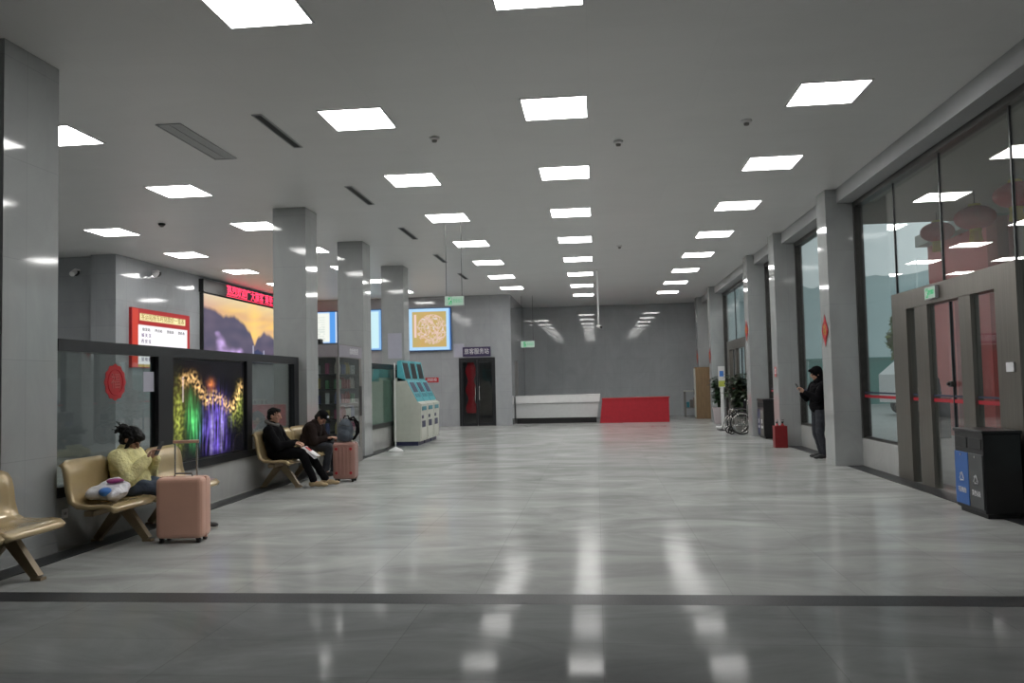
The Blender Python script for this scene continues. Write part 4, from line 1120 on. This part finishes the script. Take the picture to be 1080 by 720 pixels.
# ------------------------------------------------------------------ recycling bins
def bin_(loc, w, d, h, label, doors, near=True):
    """long side w runs along y, doors face -x"""
    t = thing('recycling_bin', label, 'bin', loc)
    b = MB(); b.box(0, d, -w/2, w/2, .05, h, bev=.012); b.box(.03, d-.03, -w/2+.03, w/2-.03, 0, .06)
    b.build('body', M['black_pl'], t)
    MB().box(-.012, d+.012, -w/2-.012, w/2+.012, h-.005, h+.03, bev=.008).build('lid', M['black_pl'], t)
    for k, (m, word) in enumerate(doors):
        y0 = w/2-.015-(k+1)*(w/2-.015)+ (.004 if k == 0 else .0); y0 = .006 if k == 0 else -w/2+.015
        y1 = w/2-.015 if k == 0 else -.006
        dr = MB().box(-.012, 0, y0, y1, .09, h-.22, bev=.004).build('door', M[m], t)
        c = (y0+y1)/2; z = (h-.22)*.58
        a = MB(); r = (y1-y0)*.20
        for s in range(3):
            A = PI/2+2*PI*s/3; B = A+2*PI/3
            p, q2 = Vector((-.013, c+r*math.cos(A), z+r*math.sin(A))), Vector((-.013, c+r*math.cos(B), z+r*math.sin(B)))
            a.cyl(p.lerp(q2, .12), p.lerp(q2, .72), .006, n=6); a.cyl(p.lerp(q2, .68), p.lerp(q2, .92), .014, .001, n=6)
        a.build('recycling_mark', M['white_ink'], dr)
        tx = text('lettering', word, (y1-y0)*.20, (0, 0, 0), (-1, 0, 0), M['white_ink'], dr, width=(y1-y0)*.6); tx.location = (-.0135, c, z-.14)
        MB().box(-.006, .0, y0+.03, y1-.03, h-.17, h-.06, bev=.003).build('slot', M['dark_in'], t)
        MB().cyl((-.02, c, h-.25), (-.012, c, h-.25), .012, n=10).build('lock', M['steel_l'], dr)
    return t
bin_((3.92, 9.235, 0), .68, .37, .87, 'black recycling bin with a blue and a grey door in the right foreground', [('blue_door', '可回收物'), ('grey_door', '其他垃圾')])
bin_((4.03, 20.95, 0), .74, .40, .93, 'black recycling bin beside the farther pillar, behind the red box', [('navy', '可回收物'), ('grey_cloth', '其他垃圾')])
for yy, l in ((20.2, 'nearer'), (21.0, 'farther')):
    ob = thing('outdoor_bin', '%s dark bin standing outside against the red wall' % l, 'bin', (7.9, yy, 0))
    MB().box(-.22, .22, -.25, .25, 0, .85, bev=.02).build('body', M['slate_cloth'], ob)
    MB().box(-.25, .25, -.28, .28, .85, .93, bev=.02).build('lid', M['black_pl'], ob)

# fire extinguisher box with two extinguishers
M['red_box'] = mat('dark_red_metal', (.20, .008, .012), .4, var=.1)
fx = thing('extinguisher_box', 'dark red metal box on the floor by the pillar, holding extinguishers', 'box', (3.86, 18.05, 0))
q = MB(); w_, d_, hh = .13, .11, .46
q.box(-w_, w_, -d_, -d_+.008, .0, hh); q.box(-w_, w_, d_-.008, d_, 0, hh); q.box(-w_, -w_+.008, -d_+.008, d_-.008, 0, hh); q.box(w_-.008, w_, -d_+.008, d_-.008, 0, hh); q.box(-w_+.008, w_-.008, -d_+.008, d_-.008, 0, .02)
q.build('case', M['red_box'], fx)
for sx, l in ((-1, 'left'), (1, 'right')):
    e = thing('fire_extinguisher', 'red fire extinguisher standing in the %s half of the floor box' % l, 'fire extinguisher', (3.86+sx*.058, 18.05, .02), 0, 'extinguishers in the red box')
    MB().lathe([(.002, 0), (.05, 0), (.052, .02), (.052, .40), (.04, .45), (.02, .47), (.02, .49)], n=18).build('cylinder', M['red'], e)
    MB().cyl((0, 0, .49), (0, 0, .53), .022).box(-.012, .012, -.07, .03, .52, .535).box(-.012, .012, -.08, .02, .555, .57).build('valve', M['black_pl'], e)
    MB().tube([(0, .02, .51), (0, .05, .47), (0, .055, .35)], .008, n=6).build('hose', M['black_rubber'], e)
sg = thing('fire_sign', 'small red and white sticker on the pillar above the red box', 'sign', (3.908, 18.5, 1.62))
MB().box(-.004, 0, -.07, .07, -.12, .10, bev=.0015).build('plate', M['red'], sg)
MB().box(-.006, -.004, -.05, .05, -.05, .06).build('white_field', M['paper'], sg)
MB().lathe([(.002, 0), (.02, 0), (.02, .06), (.008, .075), (.002, .078)], c=(0, 0, 0), n=10, sx=.1).build('pictogram', M['red_ink'], sg).location = (-.0065, 0, -.03)
# new year diamonds on pillars (they face the camera side of each pillar)
def dia(y, z, r, label, x=4.02):
    sticker('fu_ornament', label, (3.911, y, z), r, 4, '福', 'ornament', 'red', (-1, 0, 0), True)
dia(14.48, 2.27, .20, 'red diamond new-year ornament on the pillar beside the hooded person')
dia(21.78, 2.72, .20, 'red diamond ornament on the pillar above the farther recycling bin', 3.99)
dia(28.83, 2.27, .19, 'red diamond ornament on the pillar behind the potted plant', 4.03)
dia(32.38, 2.33, .19, 'farthest red diamond ornament, above the brown cabinet', 4.0)

# ------------------------------------------------------------------ ticket machines
def kiosk(y, label):
    t = thing('ticket_kiosk', label, 'ticket machine', (-5.03, y, 0), 0, 'row of blue and cream ticket machines')
    w_ = .74
    side = [(0, .10), (0, 1.62), (.10, 1.70), (.34, 1.60), (.60, 1.08), (.70, 1.02), (.66, .10)]
    MB().prism(side, 'y', .0, w_).build('cabinet', M['cream_pl'], t)
    MB().box(.05, .60, .02, w_-.02, 0, .10).build('plinth', M['navy'], t)
    MB().prism([(.10, 1.60), (.10, 2.10), (.20, 2.12), (.30, 1.60)], 'y', .0, w_).build('head_panel', M['cyan_pl'], t)
    # upper screen
    def onplane(a, b, u0, u1, y0, y1, th, name, m, parent=t):
        a = Vector((a[0], 0, a[1])); b = Vector((b[0], 0, b[1])); d = b-a; n = Vector((d.z, 0, -d.x)).normalized()
        if n.x < 0: n = -n
        p0 = a+d*u0; p1 = a+d*u1; vs = []
        for off in (-.002, th):
            for p in (p0, p1):
                for yy in (y0, y1): vs.append(p+n*off+Vector((0, yy, 0)))
        return MB().add(vs, [(0, 1, 3, 2), (4, 6, 7, 5), (0, 4, 5, 1), (2, 3, 7, 6), (0, 2, 6, 4), (1, 5, 7, 3)]).build(name, m, parent)
    onplane((.30, 1.60), (.20, 2.12), .12, .88, .10, w_-.10, .006, 'upper_screen', M['black_pl'])
    onplane((.34, 1.60), (.60, 1.08), -.02, 1.0, .0, w_, .010, 'console', M['cyan_pl'])
    onplane((.34, 1.60), (.60, 1.08), .08, .55, .14, w_-.14, .018, 'touch_screen', M['navy'])
    onplane((.34, 1.60), (.60, 1.08), .62, .80, .12, .34, .018, 'card_reader', M['cyan_d'])
    onplane((.34, 1.60), (.60, 1.08), .62, .80, .42, .64, .018, 'keypad', M['cyan_d'])
    MB().box(.69, .71, .10, .56, .86, .96, bev=.004).build('coin_slot', M['cyan_d'], t)
    q = MB().box(.655, .685, .06, w_-.06, .16, .80, bev=.004); q.build('service_door', M['cream_pl'], t)
    MB().box(.684, .692, .10, .30, .66, .74).build('lock_panel', M['navy'], t)
    MB().box(.684, .692, .12, .50, .44, .60).build('ticket_outlet', M['navy'], t)
    return t
for k in range(3):
    kiosk(20.05-.0+k*.80, ['nearest blue and cream ticket machine by the left wall', 'middle one of the three blue and cream ticket machines', 'farthest blue and cream ticket machine, nearest the map'][k])
fb = MB(); fb.box(-.012, .012, 0, .5, 0, .02); 
fp = thing('standing_pole', 'tall thin pale pole on a domed white base before the ticket machines', 'pole', (-4.56, 18.3, 0))
MB().lathe([(.002, 0), (.17, 0), (.175, .02), (.14, .05), (.06, .085), (.02, .11)], n=28).build('base', M['white_pl'], fp)
MB().cyl((0, 0, .1), (0, 0, 1.98), .013, n=10).build('pole', M['white_pl'], fp)
MB().lathe([(.002, 1.97), (.022, 1.975), (.024, 2.0), (.002, 2.01)], n=12).build('finial', M['white_pl'], fp)

# ------------------------------------------------------------------ vending machine
vm = thing('vending_machine', 'grey vending machine with goods on dark shelves behind the seated people', 'vending machine', (-4.76, 14.85, 0))
W, D = .78, 1.50       # depth into the wall, length along the hall
q = MB(); q.box(-W, 0, 0, D, 0, .28); q.box(-W, 0, 0, D, 2.04, 2.30); q.box(-W, -W+.03, 0, D, .28, 2.04)
q.box(-.05, 0, 0, .05, .28, 2.04); q.box(-.05, 0, D-.18, D, .28, 2.04); q.box(-W+.03, -.05, D-.03, D, .28, 2.04); q.box(-W+.03, -W+.1, 0, .05, .28, 2.04)
q.box(-.5, -.46, .05, D-.03, .28, 2.04)
q.build('cabinet', M['vend_body'], vm)
MB().box(-.012+.012, .012, .0, D, 2.06, 2.28).build('header_panel', M['vend_head'], vm)
MB().box(-W+.05, -.02, -.012, 0, 2.06, 2.28).build('side_header', mat('pinkish_grey_panel', (.34, .31, .33), .4), vm)
tx = text('lettering', '自助售货', .13, (0, 0, 0), (1, 0, 0), M['white_ink'], vm, width=.55); tx.location = (.0135, D*.62, 2.17)
MB().box(-.010, -.004, .05, D-.18, .28, 2.04).build('front_glass', M['glass_int'], vm)
MB().box(-W+.10, -.05, .010, .016, .28, 2.04).build('side_glass', M['glass_int'], vm)
MB().box(0, .01, D-.16, D-.03, .9, 1.5, bev=.004).build('control_panel', M['black_pl'], vm)
cols = [(.35, .05, .04), (.55, .5, .45), (.10, .12, .3), (.45, .35, .1), (.6, .6, .62), (.12, .3, .15), (.4, .1, .2)]
gm = [mat('package_print_%d' % i, c, .4) for i, c in enumerate(cols)]
for r_ in range(6):
    z = .34+r_*.28
    sh = MB(); sh.box(-.45, -.03, .06, D-.2, z-.02, z); sh.box(-W+.10, -.5, .03, .5, z-.02, z); sh.build('shelf', M['dark_in'], vm)
    for k in range(8):
        y = .13+k*.145; col = gm[(r_*3+k//2) % 7] if not (r_ in (3, 4) and 2 <= k <= 5) else gm[0]
        p = MB()
        if (r_+k//2) % 2: p.lathe([(.002, 0), (.038, 0), (.04, .02), (.04, .15), (.018, .20), (.018, .22), (.002, .225)], c=(-.09, y, z), n=12)
        else: p.box(-.13, -.05, y-.045, y+.045, z, z+.18, bev=.01)
        g = tag(p.build('drink_bottle' if (r_+k//2) % 2 else 'snack_packet', col), 'packaged item behind the hall-side glass of the vending machine', 'packet', 'goods inside the vending machine')
        g.location = vm.location
    for k in range(4):
        x = -W+.16+k*.085 if k < 2 else -.42+(k-2)*.17; 
        p = MB().box(x-.035, x+.035, .06, .12, z, z+(.16 if (k+r_) % 2 else .2), bev=.01)
        g = tag(p.build('snack_packet', gm[(r_+k*2+2) % 7]), 'packet on a shelf behind the side glass of the vending machine', 'packet', 'goods inside the vending machine side'); g.location = vm.location
cb_ = thing('small_camera', 'small dark box camera on top of the vending machine', 'camera', (-5.22, 14.95, 2.30))
MB().box(-.13, .10, -.03, .10, .0, .03).build('foot', M['black_pl'], cb_)
MB().box(-.16, .10, -.05, .10, .03, .10, bev=.01).build('housing', M['black_pl'], cb_)

# ------------------------------------------------------------------ wheelchair
wc = thing('wheelchair', 'folding wheelchair with grey wheels parked by the far entrance', 'wheelchair', (3.80, 22.6, 0))
def wheel(y, label=None):
    m = MB(); R_ = .29
    m.tube([(R_*math.cos(2*PI*k/36), y, .30+R_*math.sin(2*PI*k/36)) for k in range(36)], .016, n=8, closed=True)
    w0 = m.build('wheel', M['black_rubber'], wc)
    m = MB(); m.tube([(.265*math.cos(2*PI*k/36), y, .30+.265*math.sin(2*PI*k/36)) for k in range(36)], .009, n=6, closed=True)
    m.cyl((0, y-.03, .30), (0, y+.03, .30), .03, n=12)
    for k in range(16): a = 2*PI*k/16; m.cyl((0, y, .30), (.265*math.cos(a), y, .30+.265*math.sin(a)), .0018, n=4)
    m.build('rim', M['steel_l'], w0)
    m = MB(); yy = y+(-.035 if y < 0 else .035); m.tube([(.25*math.cos(2*PI*k/36), yy, .30+.25*math.sin(2*PI*k/36)) for k in range(36)], .007, n=6, closed=True); m.build('push_ring', M['steel_l'], w0)
wheel(-.27); wheel(.27)
for y in (-.2, .2):
    m = MB()
    m.tube([(.22, y, .92), (.17, y, .88), (.14, y, .30)], .012); m.tube([(.17, y, .66), (-.22, y, .66), (-.26, y, .60), (-.26, y, .48)], .012)
    m.tube([(.14, y, .47), (-.30, y, .47), (-.36, y, .40), (-.45, y, .12)], .012); m.tube([(.14, y, .24), (-.26, y, .24), (-.26, y, .47)], .012)
    m.build('side_frame', M['steel_l'], wc)
    MB().box(-.20, .10, y-.03, y+.03, .67, .695, bev=.01).build('armrest', M['black_pl'], wc)
    MB().tube([(.22, y, .92), (.30, y, .925)], .018).build('push_grip', M['black_rubber'], wc)
    m = MB(); m.tube([(-.26+.085*math.cos(2*PI*k/20), y, .10+.085*math.sin(2*PI*k/20)) for k in range(20)], .016, n=7, closed=True); m.cyl((-.26, y-.02, .10), (-.26, y+.02, .10), .04); m.build('caster', M['black_rubber'], wc)
    MB().tube([(-.26, y, .24), (-.27, y, .12)], .012).build('caster_fork', M['steel_l'], wc)
    MB().box(-.58, -.42, y-.07, y+.07, .10, .12, bev=.008).build('footplate', M['black_pl'], wc)
MB().box(-.26, .14, -.2, .2, .46, .50, bev=.015).build('seat', M['black_cloth'], wc)
MB().box(.13, .16, -.2, .2, .50, .88, bev=.01).build('backrest', M['black_cloth'], wc)

# ------------------------------------------------------------------ plants and small furniture on the far right
def potted(x, y, h, r, n, label, lm, pot='pot', ph_=.5, pr=.2, seed=1, blades=False):
    rr = random.Random(seed)
    t = thing('potted_plant', label, 'plant', (x, y, 0))
    MB().lathe([(.002, 0), (pr*.72, 0), (pr*.78, .03), (pr, ph_-.04), (pr*1.05, ph_), (pr*.95, ph_), (pr*.9, ph_-.05), (.002, ph_-.05)], n=28).build('pot', M[pot], t)
    MB().lathe([(.002, ph_-.05), (pr*.9, ph_-.05), (pr*.88, ph_-.035), (.002, ph_-.03)], n=20).build('soil', M['soil'], t)
    st = MB(); lf = MB()
    for k in range(n):
        a = rr.random()*2*PI; lean = rr.uniform(.1, 1)*r; hh = rr.uniform(.5, 1)*(h-ph_)
        base = Vector((rr.uniform(-.05, .05), rr.uniform(-.05, .05), ph_-.04)); top = base+Vector((math.cos(a)*lean, math.sin(a)*lean, hh))
        mid = base.lerp(top, .5)+Vector((-math.cos(a)*lean*.15, -math.sin(a)*lean*.15, hh*.12))
        st.tube([base, mid, top], [.010, .008, .004], n=5)
        for j in range(9):
            q = .3+.7*j/8; c = base.lerp(mid, q*2) if q < .5 else mid.lerp(top, q*2-1)
            b = rr.random()*2*PI; L = rr.uniform(.16, .30); d = Vector((math.cos(b), math.sin(b), rr.uniform(-.2, .5))).normalized(); s_ = d.cross(Vector((0, 0, 1))).normalized(); wv = L*.26
            dr = Vector((0, 0, -L*.25))
            vs = [c, c+d*L*.35+s_*wv+Vector((0, 0, .012)), c+d*L*.4-Vector((0, 0, .006)), c+d*L*.35-s_*wv+Vector((0, 0, .012)), c+d*L*.75+s_*wv*.7+dr*.4, c+d*L*.78+dr*.45-Vector((0, 0, .006)), c+d*L*.75-s_*wv*.7+dr*.4, c+d*L+dr]
            lf.add(vs, [(0, 1, 2), (0, 2, 3), (1, 4, 5, 2), (2, 5, 6, 3), (4, 7, 5), (5, 7, 6)], 0, True)
    st.build('stem', M['leaf2'], t); lf.build('foliage', lm, t, fix=False)
    return t
potted(4.0, 27.6, 1.66, .30, 30, 'bushy dark green plant in a pinkish white pot', M['leaf'], ph_=.55, pr=.22, seed=3)
potted(4.10, 24.2, 1.66, .45, 60, 'large dark potted plant behind the wheelchair', M['leaf2'], pot='vend_body', ph_=.45, pr=.2, seed=5)
potted(4.12, 23.3, 1.15, .26, 26, 'smaller leafy plant right of the large dark plant', M['leaf2'], pot='vend_body', ph_=.35, pr=.16, seed=9)
ss = thing('sign_stand', 'white notice stand with a yellow-green lower edge beside the plants', 'sign stand', (3.80, 25.6, 0))
MB().box(-.10, .10, -.012, .012, 1.22, 1.86, bev=.006).build('board', M['white_pl'], ss)
MB().box(-.095, .095, -.016, -.012, 1.24, 1.42).build('coloured_strip', mat('lime_print', (.50, .55, .10), .5), ss)
MB().box(-.06, .06, -.0165, -.012, 1.55, 1.72).build('printed_mark', M['blue_blob'], ss)
MB().box(-.05, .05, -.02, .02, .03, 1.22, bev=.008).build('post', M['white_pl'], ss)
MB().box(-.2, .2, -.16, .16, 0, .03, bev=.008).build('base', M['white_pl'], ss)
cbn = thing('cabinet', 'tall brown wooden cabinet against the farthest pillar', 'cabinet', (4.0, 31.6, 0))
MB().box(-.30, .25, -.25, .25, 0, 1.93).build('body', M['wood'], cbn)
MB().box(-.32, -.30, -.22, .22, .05, 1.88, bev=.004).build('door', M['cream_pl'], cbn)
MB().box(-.34, -.32, .12, .14, .9, 1.1).build('handle', M['steel'], cbn)
MB().box(-.28, .23, -.262, -.25, .06, 1.87, bev=.004).build('side_panel', M['wood'], cbn)
tbl = thing('side_table', 'small pale table with cluttered lower shelf at the end of the hall', 'table', (3.70, 33.0, 0))
MB().box(-.28, .28, -.25, .25, 1.0, 1.04, bev=.005).build('tabletop', M['cream_pl'], tbl)
for sx in (-1, 1):
    for sy in (-1, 1): MB().box(sx*.25-.02, sx*.25+.02, sy*.22-.02, sy*.22+.02, 0, 1.0).build('leg', M['vend_body'], tbl)
MB().box(-.25, .25, -.22, .22, .35, .38).build('shelf', M['vend_body'], tbl)
for k in range(3):
    tag(MB().box(3.50+k*.14, 3.61+k*.14, 32.85, 33.05, .381, .60+.08*k, bev=.01).build('storage_box', M[['cyan_d', 'grey_cloth', 'wood'][k]]), ['teal storage box, left one on the shelf of the far side table', 'grey storage box, middle one on the shelf of the far side table', 'brown storage box, right one on the shelf of the far side table'][k], 'box', 'boxes on the side table shelf')
